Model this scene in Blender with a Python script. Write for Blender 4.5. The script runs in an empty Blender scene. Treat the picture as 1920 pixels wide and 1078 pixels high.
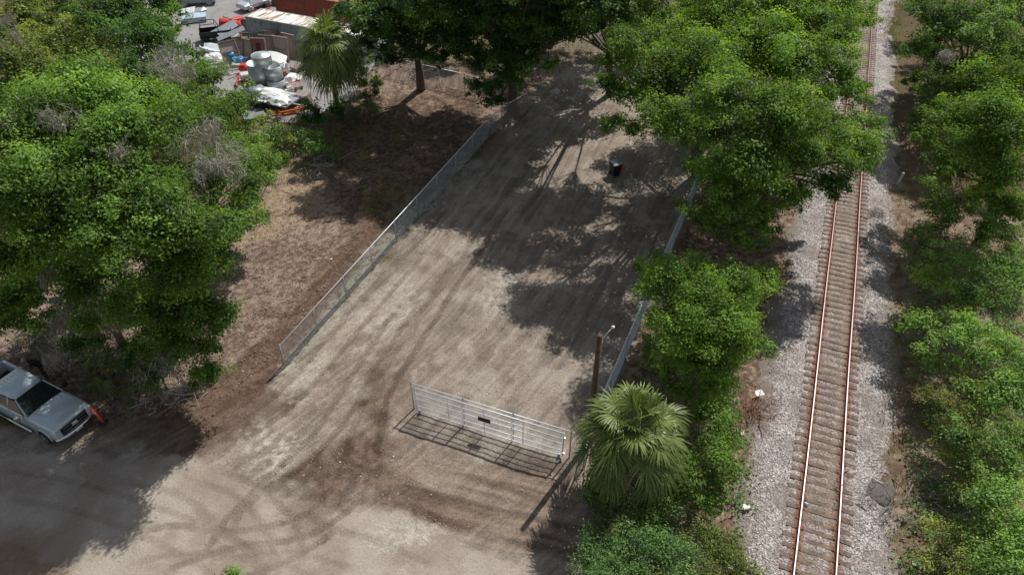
import bpy, math, numpy as np
from mathutils import Vector, Matrix, Euler
R = math.radians
rng = np.random.RandomState(7)
scene = bpy.context.scene
col = scene.collection

# ------------------------------------------------------------------ camera, sky, sun, exposure
CAM_H, FPX, PITCH = 27.0, 1333.0, 40.1
cam_d = bpy.data.cameras.new('camera'); cam = bpy.data.objects.new('camera', cam_d); col.objects.link(cam)
cam.location = (0, 0, CAM_H); cam.rotation_euler = (R(90 - PITCH), 0, 0)
cam_d.sensor_width = 36; cam_d.lens = 36 * FPX / 1920; cam_d.clip_end = 2000
scene.camera = cam
SUN_AZ, SUN_EL = 35.0, 52.0
world = bpy.data.worlds.new('World'); scene.world = world; world.use_nodes = True
wn = world.node_tree; bg = wn.nodes['Background']
sky = wn.nodes.new('ShaderNodeTexSky'); sky.sky_type = 'NISHITA'; sky.sun_disc = False
sky.sun_elevation = R(SUN_EL); sky.sun_rotation = R(SUN_AZ)
hs = wn.nodes.new('ShaderNodeHueSaturation'); hs.inputs['Saturation'].default_value = .55      # thin haze: a paler sky
wn.links.new(sky.outputs[0], hs.inputs['Color']); wn.links.new(hs.outputs[0], bg.inputs[0]); bg.inputs[1].default_value = 0.10
sl = bpy.data.lights.new('sun', 'SUN'); sl.energy = 4.3; sl.angle = R(0.5); sl.color = (1.0, .97, .93)
sun = bpy.data.objects.new('sun', sl); col.objects.link(sun); sun.location = (20, 30, 60)
sd = Vector((math.sin(R(SUN_AZ)) * math.cos(R(SUN_EL)), math.cos(R(SUN_AZ)) * math.cos(R(SUN_EL)), math.sin(R(SUN_EL))))
sun.rotation_euler = sd.to_track_quat('Z', 'Y').to_euler()
scene.view_settings.view_transform = 'Standard'; scene.view_settings.look = 'None'
scene.view_settings.gamma = 1; scene.view_settings.exposure = 0.0
try:
    scene.cycles.transparent_max_bounces = 8; scene.cycles.max_bounces = 6
except Exception: pass

# ------------------------------------------------------------------ survey of the place: a sight line from the drone meets height z
_fw = np.array([0, math.cos(R(PITCH)), -math.sin(R(PITCH))]); _up = np.array([0, math.sin(R(PITCH)), math.cos(R(PITCH))])
def at(px, py, z=0.0):
    d = _fw * FPX + np.array([1., 0, 0]) * (px - 960) - _up * (py - 539)
    return np.array([0, 0, CAM_H]) + d * ((z - CAM_H) / d[2])
def depth(p): return float((np.array(p) - np.array([0, 0, CAM_H])) @ _fw)
AX = np.array([math.sin(R(22.4)), math.cos(R(22.4)), 0]); AXR = np.array([AX[1], -AX[0], 0])   # lot/railway direction and its right

# ------------------------------------------------------------------ noise in numpy
def vnoise(x, y, seed=0):
    xi = np.floor(x).astype(np.int64); yi = np.floor(y).astype(np.int64); fx = x - xi; fy = y - yi
    fx = fx * fx * (3 - 2 * fx); fy = fy * fy * (3 - 2 * fy)
    def h(a, b):
        n = (a * 374761393 + b * 668265263 + seed * 1274126177) & 0xffffffff
        n = ((n ^ (n >> 13)) * 1103515245) & 0xffffffff; n = (n ^ (n >> 16)) & 0xffffffff
        return n / 4294967295.0
    return (h(xi, yi) * (1 - fx) + h(xi + 1, yi) * fx) * (1 - fy) + (h(xi, yi + 1) * (1 - fx) + h(xi + 1, yi + 1) * fx) * fy
def fbm(x, y, seed=0, oct=4):
    s = 0; a = .5; t = 0
    for i in range(oct): s = s + a * vnoise(x * 2 ** i, y * 2 ** i, seed + i * 17); t += a; a *= .55
    return s / t
def sstep(a, b, x): t = np.clip((x - a) / (b - a), 0, 1); return t * t * (3 - 2 * t)
def polydist(X, Y, pts):
    """signed distance to a closed polygon, positive inside"""
    d = np.full(X.shape, 1e9); ins = np.zeros(X.shape, bool); n = len(pts)
    for i in range(n):
        ax, ay = pts[i][:2]; bx, by = pts[(i + 1) % n][:2]; ex, ey = bx - ax, by - ay
        t = np.clip(((X - ax) * ex + (Y - ay) * ey) / (ex * ex + ey * ey + 1e-9), 0, 1)
        d = np.minimum(d, np.hypot(X - ax - t * ex, Y - ay - t * ey))
        c = ((ay > Y) != (by > Y)) & (X < (bx - ax) * (Y - ay) / (by - ay + 1e-12) + ax); ins ^= c
    return np.where(ins, d, -d)
def linedist(X, Y, pts):
    d = np.full(X.shape, 1e9); S = np.zeros(X.shape); L = 0
    for i in range(len(pts) - 1):
        ax, ay = pts[i][:2]; bx, by = pts[i + 1][:2]; ex, ey = bx - ax, by - ay; l = math.hypot(ex, ey)
        t = np.clip(((X - ax) * ex + (Y - ay) * ey) / (l * l + 1e-9), 0, 1)
        q = np.hypot(X - ax - t * ex, Y - ay - t * ey); m = q < d; d = np.where(m, q, d); S = np.where(m, L + t * l, S); L += l
    return d, S
def smooth_line(pts, n=6):
    P = [np.array(p[:2]) for p in pts]; P = [2 * P[0] - P[1]] + P + [2 * P[-1] - P[-2]]; out = []
    for i in range(1, len(P) - 2):
        for k in range(n):
            t = k / n; a, b, c, d = P[i - 1:i + 3]
            out.append(.5 * ((2 * b) + (-a + c) * t + (2 * a - 5 * b + 4 * c - d) * t * t + (-a + 3 * b - 3 * c + d) * t ** 3))
    out.append(P[-2]); return out

# ------------------------------------------------------------------ materials
def nt(name):
    m = bpy.data.materials.new(name); m.use_nodes = True; t = m.node_tree; return m, t, t.nodes['Principled BSDF'], t.nodes['Material Output']
def node(t, typ, **kw):
    n = t.nodes.new(typ)
    for k, v in kw.items(): setattr(n, k, v)
    return n
def noise_fac(t, scale, detail=4, rough=.6, vec=None):
    n = node(t, 'ShaderNodeTexNoise'); n.inputs['Scale'].default_value = scale; n.inputs['Detail'].default_value = detail; n.inputs['Roughness'].default_value = rough
    if vec is not None: t.links.new(vec, n.inputs['Vector'])
    return n.outputs['Fac']
def ramp(t, fac, stops):
    r = node(t, 'ShaderNodeValToRGB'); e = r.color_ramp.elements
    while len(e) < len(stops): e.new(.5)
    for el, (p, c) in zip(e, stops): el.position = p; el.color = (*c, 1)
    t.links.new(fac, r.inputs[0]); return r.outputs[0]
def mixc(t, fac, a, b, mode='MIX'):
    m = node(t, 'ShaderNodeMix', data_type='RGBA', blend_type=mode)
    for s, v in ((0, fac), (6, a), (7, b)):
        if hasattr(v, 'is_linked') or isinstance(v, bpy.types.NodeSocket): t.links.new(v, m.inputs[s])
        elif s == 0: m.inputs[0].default_value = v
        else: m.inputs[s].default_value = (*v, 1)
    return m.outputs[2]
def mapr(t, fac, a, b, c, d):
    m = node(t, 'ShaderNodeMapRange'); t.links.new(fac, m.inputs[0])
    for i, v in enumerate((a, b, c, d)): m.inputs[i + 1].default_value = v
    return m.outputs[0]
def bump(t, fac, strength, dist, bsdf, prev=None):
    b = node(t, 'ShaderNodeBump'); b.inputs['Strength'].default_value = strength; b.inputs['Distance'].default_value = dist
    t.links.new(fac, b.inputs['Height'])
    if prev is not None: t.links.new(prev, b.inputs['Normal'])
    t.links.new(b.outputs[0], bsdf.inputs['Normal']); return b.outputs[0]
MC = {}
def mat(name, c, rough=.7, metal=0., var=.25, scale=6., c2=None, bmp=0., coat=0., spec=.4):
    """painted/weathered solid: base colour broken up by noise (and a second colour of dirt or rust)"""
    if name in MC: return MC[name]
    m, t, b, o = nt(name); tc = node(t, 'ShaderNodeTexCoord').outputs['Object']
    f = noise_fac(t, scale, 5, .65, tc); c = np.array(c)
    lo = tuple(c * (1 - var)); hi = tuple(np.minimum(c * (1 + var), 1))
    cc = ramp(t, f, [(.3, lo), (.7, hi)])
    if c2 is not None:
        f2 = mapr(t, noise_fac(t, scale * .6, 6, .7, tc), .52, .62, 0, 1); cc = mixc(t, f2, cc, c2)
    t.links.new(cc, b.inputs['Base Color']); b.inputs['Roughness'].default_value = rough; b.inputs['Metallic'].default_value = metal
    b.inputs['Coat Weight'].default_value = coat; b.inputs['Specular IOR Level'].default_value = spec
    if bmp: bump(t, f, bmp, .02, b)
    MC[name] = m; return m
def leafmat(name, c1, c2, c3, trans=.42, rough=.55, tcol=(1.6, 1.55, .5)):
    """leaves: tint attribute per leaf/clump runs from c1 (old leaf) through c2 to c3 (new growth)"""
    if name in MC: return MC[name]
    m, t, b, o = nt(name)
    a = node(t, 'ShaderNodeAttribute', attribute_name='tint'); cc = ramp(t, a.outputs['Fac'], [(0., c1), (.5, c2), (1., c3)])
    t.links.new(cc, b.inputs['Base Color']); b.inputs['Roughness'].default_value = rough; b.inputs['Specular IOR Level'].default_value = .28
    tr = node(t, 'ShaderNodeBsdfTranslucent'); tm = mixc(t, 1., cc, tcol, 'MULTIPLY'); t.links.new(tm, tr.inputs['Color'])
    mx = node(t, 'ShaderNodeMixShader'); mx.inputs[0].default_value = trans
    t.links.new(b.outputs[0], mx.inputs[1]); t.links.new(tr.outputs[0], mx.inputs[2]); t.links.new(mx.outputs[0], o.inputs['Surface'])
    MC[name] = m; return m

BARK = mat('bark', (.12, .095, .075), .9, var=.45, scale=9, bmp=.6)
BARKP = mat('palm_bark', (.17, .12, .085), .9, var=.4, scale=12, bmp=.6)
TWIG = mat('twig', (.24, .21, .18), .9, var=.3)
LEAF_OAK = leafmat('leaf_oak', (0.052, 0.094, 0.021), (0.132, 0.243, 0.043), (0.318, 0.499, 0.104))
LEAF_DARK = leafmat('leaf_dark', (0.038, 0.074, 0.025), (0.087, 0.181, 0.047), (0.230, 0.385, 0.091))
LEAF_LIME = leafmat('leaf_lime', (0.083, 0.144, 0.028), (0.197, 0.342, 0.058), (0.372, 0.551, 0.110), .42)
LEAF_OLIVE = leafmat('leaf_olive', (0.092, 0.113, 0.038), (0.208, 0.260, 0.067), (0.428, 0.486, 0.131), .38)
LEAF_BLUE = leafmat('leaf_bluish', (0.049, 0.089, 0.038), (0.122, 0.221, 0.072), (0.268, 0.436, 0.131), .38)
LEAF_SHRUB = leafmat('leaf_shrub', (0.073, 0.122, 0.040), (0.172, 0.299, 0.079), (0.350, 0.538, 0.138), .38)
PALM = leafmat('leaf_palm', (.08, .115, .03), (.165, .22, .058), (.38, .42, .15), .3, .38, (1.1, 1.2, .5))
DEADF = leafmat('leaf_dead', (.16, .11, .07), (.26, .19, .12), (.38, .30, .20), .2, .8, (1, .9, .7))
MOSS = leafmat('leaf_moss', (.20, .18, .14), (.36, .33, .27), (.50, .47, .40), .2, .9, (1, 1, 1))
GRASS = leafmat('leaf_grass', (.10, .13, .03), (.19, .21, .06), (.34, .31, .13), .3, .7, (1, 1, .6))
LITTER = leafmat('leaf_litter', (.10, .065, .045), (.22, .165, .12), (.40, .33, .25), .05, .8, (1, 1, 1))
GALV = mat('galvanised', (.80, .81, .82), .45, .2, .06)
GALVD = mat('galvanised_dull', (.42, .44, .46), .5, .6, .15)
WIRE = mat('wire', (.50, .52, .55), .5, .5, .1)

# ------------------------------------------------------------------ mesh collecting
class MB:
    def __init__(s): s.V = []; s.F = []; s.M = []; s.T = []; s.n = 0; s.sm = []
    def add(s, v, f, m=0, tint=None, smooth=False):
        v = np.asarray(v, float).reshape(-1, 3); s.V.append(v); f = [tuple(int(i) + s.n for i in q) for q in f]
        s.F += f; s.M += [m] * len(f); s.sm += [smooth] * len(f); s.T.append(np.full(len(v), .5) if tint is None else np.broadcast_to(tint, (len(v),))); s.n += len(v); return s
    def box(s, c, d, rot=(0, 0, 0), m=0, taper=1.):
        x, y, z = [k / 2 for k in d]; t = taper
        v = np.array([(-x, -y, -z), (x, -y, -z), (x, y, -z), (-x, y, -z), (-x * t, -y * t, z), (x * t, -y * t, z), (x * t, y * t, z), (-x * t, y * t, z)])
        M = np.array(Euler(rot).to_matrix()); v = v @ M.T + np.array(c)
        return s.add(v, [(0, 3, 2, 1), (4, 5, 6, 7), (0, 1, 5, 4), (1, 2, 6, 5), (2, 3, 7, 6), (3, 0, 4, 7)], m)
    def bbox(s, c, d, b=.02, rot=(0, 0, 0), m=0):
        """box with chamfered vertical+horizontal edges"""
        x, y, z = [k / 2 for k in d]; v = []; f = []
        rings = [(-z, b), (-z + b, 0), (z - b, 0), (z, b)]
        for zz, i in rings:
            X, Y = x - i, y - i
            v += [(-X + b, -Y, zz), (X - b, -Y, zz), (X, -Y + b, zz), (X, Y - b, zz), (X - b, Y, zz), (-X + b, Y, zz), (-X, Y - b, zz), (-X, -Y + b, zz)]
        for r in range(3):
            for k in range(8): f.append((r * 8 + k, r * 8 + (k + 1) % 8, r * 8 + 8 + (k + 1) % 8, r * 8 + 8 + k))
        f.append(tuple(range(7, -1, -1))); f.append(tuple(24 + k for k in range(8)))
        M = np.array(Euler(rot).to_matrix()); return s.add(np.array(v) @ M.T + np.array(c), f, m)
    def tube(s, pts, rad, n=6, m=0, cap=True, tint=None, smooth=True):
        P = np.array(pts, float); k = len(P); rad = np.broadcast_to(rad, (k,)); T = np.gradient(P, axis=0) if k > 2 else np.array([P[1] - P[0]] * k)
        T = T / (np.linalg.norm(T, axis=1)[:, None] + 1e-9); ref = np.array([0, 0, 1.]) if abs(T[0][2]) < .9 else np.array([1., 0, 0])
        V = []
        for i in range(k):
            a = np.cross(T[i], ref); a /= np.linalg.norm(a) + 1e-9; b = np.cross(T[i], a); ref = np.cross(a, T[i])
            for j in range(n): th = 2 * math.pi * j / n; V.append(P[i] + rad[i] * (math.cos(th) * a + math.sin(th) * b))
        F = [(i * n + j, i * n + (j + 1) % n, i * n + n + (j + 1) % n, i * n + n + j) for i in range(k - 1) for j in range(n)]
        if cap: F += [tuple(range(n - 1, -1, -1)), tuple((k - 1) * n + j for j in range(n))]
        return s.add(V, F, m, tint, smooth)
    def lathe(s, prof, n=20, c=(0, 0, 0), m=0, rot=(0, 0, 0), closed=True, smooth=True):
        V = [(r * math.cos(2 * math.pi * j / n), r * math.sin(2 * math.pi * j / n), z) for r, z in prof for j in range(n)]
        F = [(i * n + j, i * n + (j + 1) % n, i * n + n + (j + 1) % n, i * n + n + j) for i in range(len(prof) - 1) for j in range(n)]
        if closed: F += [tuple(range(n - 1, -1, -1)), tuple((len(prof) - 1) * n + j for j in range(n))]
        M = np.array(Euler(rot).to_matrix()); return s.add(np.array(V) @ M.T + np.array(c), F, m, None, smooth)
    def loft(s, rings, m=0, closed=True, caps=True, smooth=True):
        n = len(rings[0]); V = [p for r in rings for p in r]; e = n if closed else n - 1
        F = [(i * n + j, i * n + (j + 1) % n, i * n + n + (j + 1) % n, i * n + n + j) for i in range(len(rings) - 1) for j in range(e)]
        if caps: F += [tuple(range(n - 1, -1, -1)), tuple((len(rings) - 1) * n + j for j in range(n))]
        return s.add(V, F, m, None, smooth)
    def slab(s, pts, th, m=0):
        """thin solid sheet from a quad grid or polygon pts, thickened along its normal"""
        P = np.array(pts, float); n = np.cross(P[1] - P[0], P[2] - P[0]); n = n / np.linalg.norm(n) * th; k = len(P)
        return s.add(np.vstack([P, P + n]), [tuple(range(k - 1, -1, -1)), tuple(range(k, 2 * k))] + [(i, (i + 1) % k, k + (i + 1) % k, k + i) for i in range(k)], m)
    def leaves(s, C, N, L, W, tint, Tdir=None, m=0, r=rng):
        """pointed leaves: centres C, normals N, length L, width W"""
        k = len(C); N = N / (np.linalg.norm(N, axis=1)[:, None] + 1e-9)
        T = r.normal(size=(k, 3)) if Tdir is None else Tdir
        T = T - (T * N).sum(1)[:, None] * N; T /= np.linalg.norm(T, axis=1)[:, None] + 1e-9; B = np.cross(N, T)
        L = np.broadcast_to(L, (k,))[:, None]; W = np.broadcast_to(W, (k,))[:, None]
        V = np.empty((k, 4, 3)); V[:, 0] = C - T * L / 2; V[:, 1] = C + B * W / 2 + N * W * .12 + T * L * .05; V[:, 2] = C + T * L / 2; V[:, 3] = C - B * W / 2 + N * W * .12 + T * L * .05
        s.big.append((V.reshape(-1, 3), np.repeat(tint, 4), m)) if hasattr(s, 'big') else setattr(s, 'big', [(V.reshape(-1, 3), np.repeat(tint, 4), m)])
        return s
    def build(s, name, mats, parent=None, loc=None, rot=None, attr=True):
        if not isinstance(mats, (list, tuple)): mats = [mats]
        big = getattr(s, 'big', [])
        V = np.vstack(s.V + [b[0] for b in big]) if (s.V or big) else np.zeros((0, 3))
        me = bpy.data.meshes.new(name); ln = np.array([len(f) for f in s.F], np.int32); lv = np.array([i for f in s.F for i in f], np.int32)
        nb = sum(len(b[0]) for b in big)
        if nb: lv = np.concatenate([lv, np.arange(s.n, s.n + nb, dtype=np.int32)]); ln = np.concatenate([ln, np.full(nb // 4, 4, np.int32)])
        me.vertices.add(len(V)); me.vertices.foreach_set('co', V.astype(np.float32).ravel())
        me.loops.add(len(lv)); me.loops.foreach_set('vertex_index', lv.astype(np.int32))
        me.polygons.add(len(ln)); st = np.concatenate([[0], np.cumsum(ln)[:-1]]).astype(np.int32); me.polygons.foreach_set('loop_start', st)
        try: me.polygons.foreach_set('loop_total', ln.astype(np.int32))
        except Exception: pass
        mi = np.array(s.M + [b[2] for b in big for _ in range(len(b[0]) // 4)], np.int32); me.polygons.foreach_set('material_index', mi)
        sm = np.array(s.sm + [False] * (nb // 4), bool); me.polygons.foreach_set('use_smooth', sm)
        for m in mats: me.materials.append(m)
        me.update(calc_edges=True)
        if attr and (big or any((t != .5).any() for t in s.T)):
            T = np.concatenate([np.asarray(t, float) for t in s.T] + [b[1] for b in big]); a = me.attributes.new('tint', 'FLOAT', 'POINT'); a.data.foreach_set('value', T.astype(np.float32))
        o = bpy.data.objects.new(name, me); col.objects.link(o)
        if parent: o.parent = parent
        if loc is not None: o.location = loc
        if rot is not None: o.rotation_euler = rot
        return o
def tag(o, label=None, cat=None, group=None, kind=None):
    if label: o['label'] = label
    if cat: o['category'] = cat
    if group: o['group'] = group
    if kind: o['kind'] = kind
    return o
def thing(name, loc, label, cat, group=None, rz=0):
    o = bpy.data.objects.new(name, None); o.empty_display_size = .3; col.objects.link(o); o.location = tuple(loc); o.rotation_euler = (0, 0, rz); return tag(o, label, cat, group)
def copy_tree(o, parent=None):
    c = o.copy(); col.objects.link(c); c.parent = parent
    for ch in list(o.children): copy_tree(ch, c)
    return c

# ------------------------------------------------------------------ the ground: one sheet to the horizon, soil zones surveyed on it
def W(pts, z=0): return [at(x, y, z)[:2] for x, y in pts]
def axis(segs):
    out = [segs[0][0]]
    for a, b, st in segs: out += list(np.linspace(a, b, max(2, int(round((b - a) / st)) + 1))[1:])
    return np.array(out)
gx = axis([(-600, -120, 60), (-120, -45, 5), (-45, -27, .6), (-27, 15, .105), (15, 40, .4), (40, 120, 5), (120, 600, 60)])
gy = axis([(-500, -20, 60), (-20, 8, 2), (8, 13, .5), (13, 40, .105), (40, 60, .16), (60, 100, 1), (100, 200, 10), (200, 900, 70)])
X, Y = np.meshgrid(gx, gy)
U = X * AX[0] + Y * AX[1]; Vv = X * AXR[0] + Y * AXR[1]           # along / across the lot
UL = np.maximum(0, 32 - U); Vf = Vv + .012 * UL * UL      # wheel and grader lines bend west towards the road
n1 = fbm(X * .35, Y * .35, 3); n2 = fbm(X * 1.3, Y * 1.3, 11); n3 = fbm(X * 4, Y * 4, 23, 3); n4 = vnoise(X * 8, Y * 8, 31)
wx = (fbm(X * .5, Y * .5, 41) - .5) * 3.2 + (fbm(X * 2.2, Y * 2.2, 47) - .5) * 1.3     # edge wobble in metres
def zone(pts, soft=.5, wob=1., grow=0.): return sstep(-soft, soft, polydist(X, Y, W(pts)) + wx * wob + grow)
def C(*c): return np.array([(v / 255.) ** 2.2 for v in c]) * np.array([.83, .825, .84])      # surface colour as seen in full sun, taken down to albedo
def lay(base, w, c, var=None):
    c = np.asarray(c) if var is None else var
    return base * (1 - w[..., None]) + c * w[..., None]
def mixv(a, b, t): return np.asarray(a) * (1 - t[..., None]) + np.asarray(b) * t[..., None]
streak = fbm(Vf * 2.6 + (n1 - .5) * 1.2, U * .16, 5); streak2 = fbm(Vf * 6 + (n1 - .5) * 2, U * .3, 9, 3)
lot = mixv(C(136, 124, 112), C(174, 161, 145), sstep(.3, .7, streak * .5 + streak2 * .25 + n2 * .35 - .06))
lot = lay(lot, sstep(.55, .75, n1 * .6 + n3 * .4) * .55, C(128, 108, 92))
lot = lay(lot, sstep(.56, .72, fbm(X * .8, Y * .8, 77)) * .6, C(182, 172, 156))
col_g = mixv(C(84, 74, 56), C(120, 104, 80), n2)                     # rough ground beyond the lot
col_g = lay(col_g, sstep(.45, .65, n3), C(92, 92, 50))
rough = np.full(X.shape, .5)
# leaf litter west of the fence
wz = zone([(-200, 300), (420, 330), (480, 180), (720, 100), (1060, 90), (1120, 170), (925, 262), (730, 420), (528, 690), (430, 760), (330, 800), (210, 830), (0, 700)], .5, .6)
lit = mixv(C(112, 96, 85), C(162, 144, 130), sstep(.35, .65, n3 * .55 + n4 * .2 + n2 * .25))
col_g = lay(col_g, wz, None, lit)
lz = zone([(425, 770), (528, 702), (925, 262), (960, 200), (1120, 90), (1480, 90), (1330, 330), (1230, 560), (1165, 720), (1110, 860), (1100, 1100), (300, 1250), (-400, 1200), (-400, 800), (180, 800)], .45, .25)
col_g = lay(col_g, lz, None, lot); rough = rough * (1 - lz) + .25 * lz
# dark disturbed band along the outside of the fence and down to the road
dz = zone([(700, 400), (745, 400), (530, 690), (470, 760), (370, 830), (300, 790), (400, 720), (560, 560)], .35, .35)
band = mixv(C(96, 78, 66), C(128, 108, 94), sstep(.3, .7, streak * .5 + n3 * .5))
col_g = lay(col_g, dz, None, band); rough = np.maximum(rough, dz * .8)
dz2 = zone([(380, 730), (500, 720), (560, 760), (470, 800), (330, 880), (180, 800)], .6, .6) * .8
col_g = lay(col_g, dz2, None, band)
# dark reddish soil under the far trees
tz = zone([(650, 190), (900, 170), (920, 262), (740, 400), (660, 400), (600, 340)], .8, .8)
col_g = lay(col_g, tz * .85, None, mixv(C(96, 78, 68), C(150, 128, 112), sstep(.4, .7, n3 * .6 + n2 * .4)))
# grass mottling between
gz = np.maximum(zone([(520, 240), (700, 200), (820, 240), (700, 330), (560, 330)], .8, .9), zone([(700, 350), (790, 340), (740, 410), (690, 400)], .5, .5))
col_g = lay(col_g, gz * sstep(.45, .6, n3 * .5 + n2 * .5) * .8, C(118, 112, 62))
straw = zone([(520, 330), (620, 320), (610, 400), (480, 460), (440, 460)], .6, .8); col_g = lay(col_g, straw * .5, None, mixv(C(168, 146, 122), C(196, 174, 142), n3))
# pale stony verge inside the left fence
vz = zone([(505, 725), (560, 690), (740, 470), (900, 300), (880, 300), (700, 450), (530, 690)], .35, .35) * sstep(.3, .6, n3 * .6 + n4 * .4)
col_g = lay(col_g, vz * .75, C(176, 170, 156)); rough = np.maximum(rough, vz * .8)
# dirt road at the bottom: fine pale sand
sz = zone([(-500, 820), (60, 850), (330, 855), (450, 890), (560, 940), (760, 950), (850, 1000), (1080, 1100), (1100, 1300), (-600, 1400)], .18, .35)
sand = mixv(C(166, 152, 136), C(190, 178, 162), sstep(.3, .7, fbm(X * .7, Y * .7, 61)))
col_g = lay(col_g, sz * .95, None, sand); rough = rough * (1 - sz) + .06 * sz
# pale broken caliche
for pts, k in (([(440, 830), (490, 790), (560, 830), (530, 900), (470, 880)], .9), ([(680, 990), (760, 960), (860, 990), (800, 1050), (700, 1040)], .75), ([(640, 600), (760, 520), (800, 560), (650, 720)], .45), ([(540, 690), (620, 650), (560, 760), (520, 740)], .6), ([(790, 740), (1050, 830), (1040, 850), (800, 770)], .5), ([(900, 520), (980, 500), (960, 600), (900, 570)], .5)):
    z_ = zone(pts, .5, .5) * sstep(.4, .62, n3 * .55 + n4 * .15 + n2 * .3); col_g = lay(col_g, z_ * k, C(205, 197, 180)); rough = np.maximum(rough, z_ * .9)
# dark turned soil, a long tongue from the fence corner to the bottom right
for pts, k in (([(600, 850), (700, 820), (770, 900), (850, 950), (1080, 990), (1100, 1040), (860, 1010), (720, 960), (610, 930), (520, 890)], .85), ([(680, 760), (730, 760), (740, 850), (690, 870)], .75), ([(690, 690), (760, 690), (730, 800), (700, 800)], .5), ([(540, 940), (640, 920), (600, 1000), (530, 980)], .4), ([(740, 810), (1080, 900), (1060, 940), (760, 850)], .45)):
    z_ = zone(pts, .55, .7); col_g = lay(col_g, z_ * k, None, mixv(C(88, 70, 60), C(132, 112, 96), sstep(.3, .75, n3 * .6 + n2 * .4))); rough = np.maximum(rough, z_ * .9)
# grader scrapes below the gate, running along the gate
gp = W([(750, 880), (1080, 960)]); gd = np.array([gp[1][0] - gp[0][0], gp[1][1] - gp[0][1]]); gd /= np.linalg.norm(gd)
sc = fbm((X * -gd[1] + Y * gd[0]) * 4 + (n1 - .5), (X * gd[0] + Y * gd[1]) * .35, 91, 3)
z_ = zone([(730, 850), (1090, 900), (1100, 1060), (860, 1010), (740, 930)], .5, .4); col_g = lay(col_g, z_ * .55, None, mixv(C(112, 94, 80), C(168, 150, 130), sstep(.35, .65, sc)))
# east side: brown litter between lot and ballast, and beyond it
ez = zone([(1165, 720), (1230, 560), (1330, 330), (1480, 90), (1580, 60), (1500, 400), (1440, 640), (1390, 900), (1380, 1100), (1090, 1100)], .4, .4)
col_g = lay(col_g, ez, None, mixv(C(112, 92, 80), C(168, 146, 128), sstep(.35, .7, n3)))
ez2 = zone([(1680, 330), (1640, 600), (1660, 1100), (2100, 1100), (2600, 500), (1900, 200), (1700, 200)], .5, .6)
col_g = lay(col_g, ez2, None, mixv(C(112, 92, 74), C(166, 148, 128), sstep(.3, .7, n3 * .6 + n2 * .4)))
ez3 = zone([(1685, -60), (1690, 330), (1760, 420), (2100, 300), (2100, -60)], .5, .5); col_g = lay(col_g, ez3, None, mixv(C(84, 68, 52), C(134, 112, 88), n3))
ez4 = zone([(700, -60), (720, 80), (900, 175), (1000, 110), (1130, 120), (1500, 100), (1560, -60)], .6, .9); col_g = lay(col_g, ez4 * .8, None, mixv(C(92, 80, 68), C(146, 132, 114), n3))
# far left of the road, brown grass bank in the bottom corner
bz = zone([(-500, 1000), (60, 1010), (120, 1090), (100, 1200), (-500, 1200)], .6, .6); col_g = lay(col_g, bz * .8, None, mixv(C(112, 92, 72), C(160, 136, 108), n3))
Z = (n1 - .5) * .12 + (n2 - .5) * .05 * (rough + .3) + (n3 - .5) * .07 * rough + (n4 - .5) * .035 * rough
Z += (streak2 - .5) * .055 * lz * (1 - sz)
# bank of soil against the left fence and mound by the far corner
Z += .22 * zone([(950, 250), (1000, 215), (1090, 205), (1080, 225), (1000, 245)], .5, .3)
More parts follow.
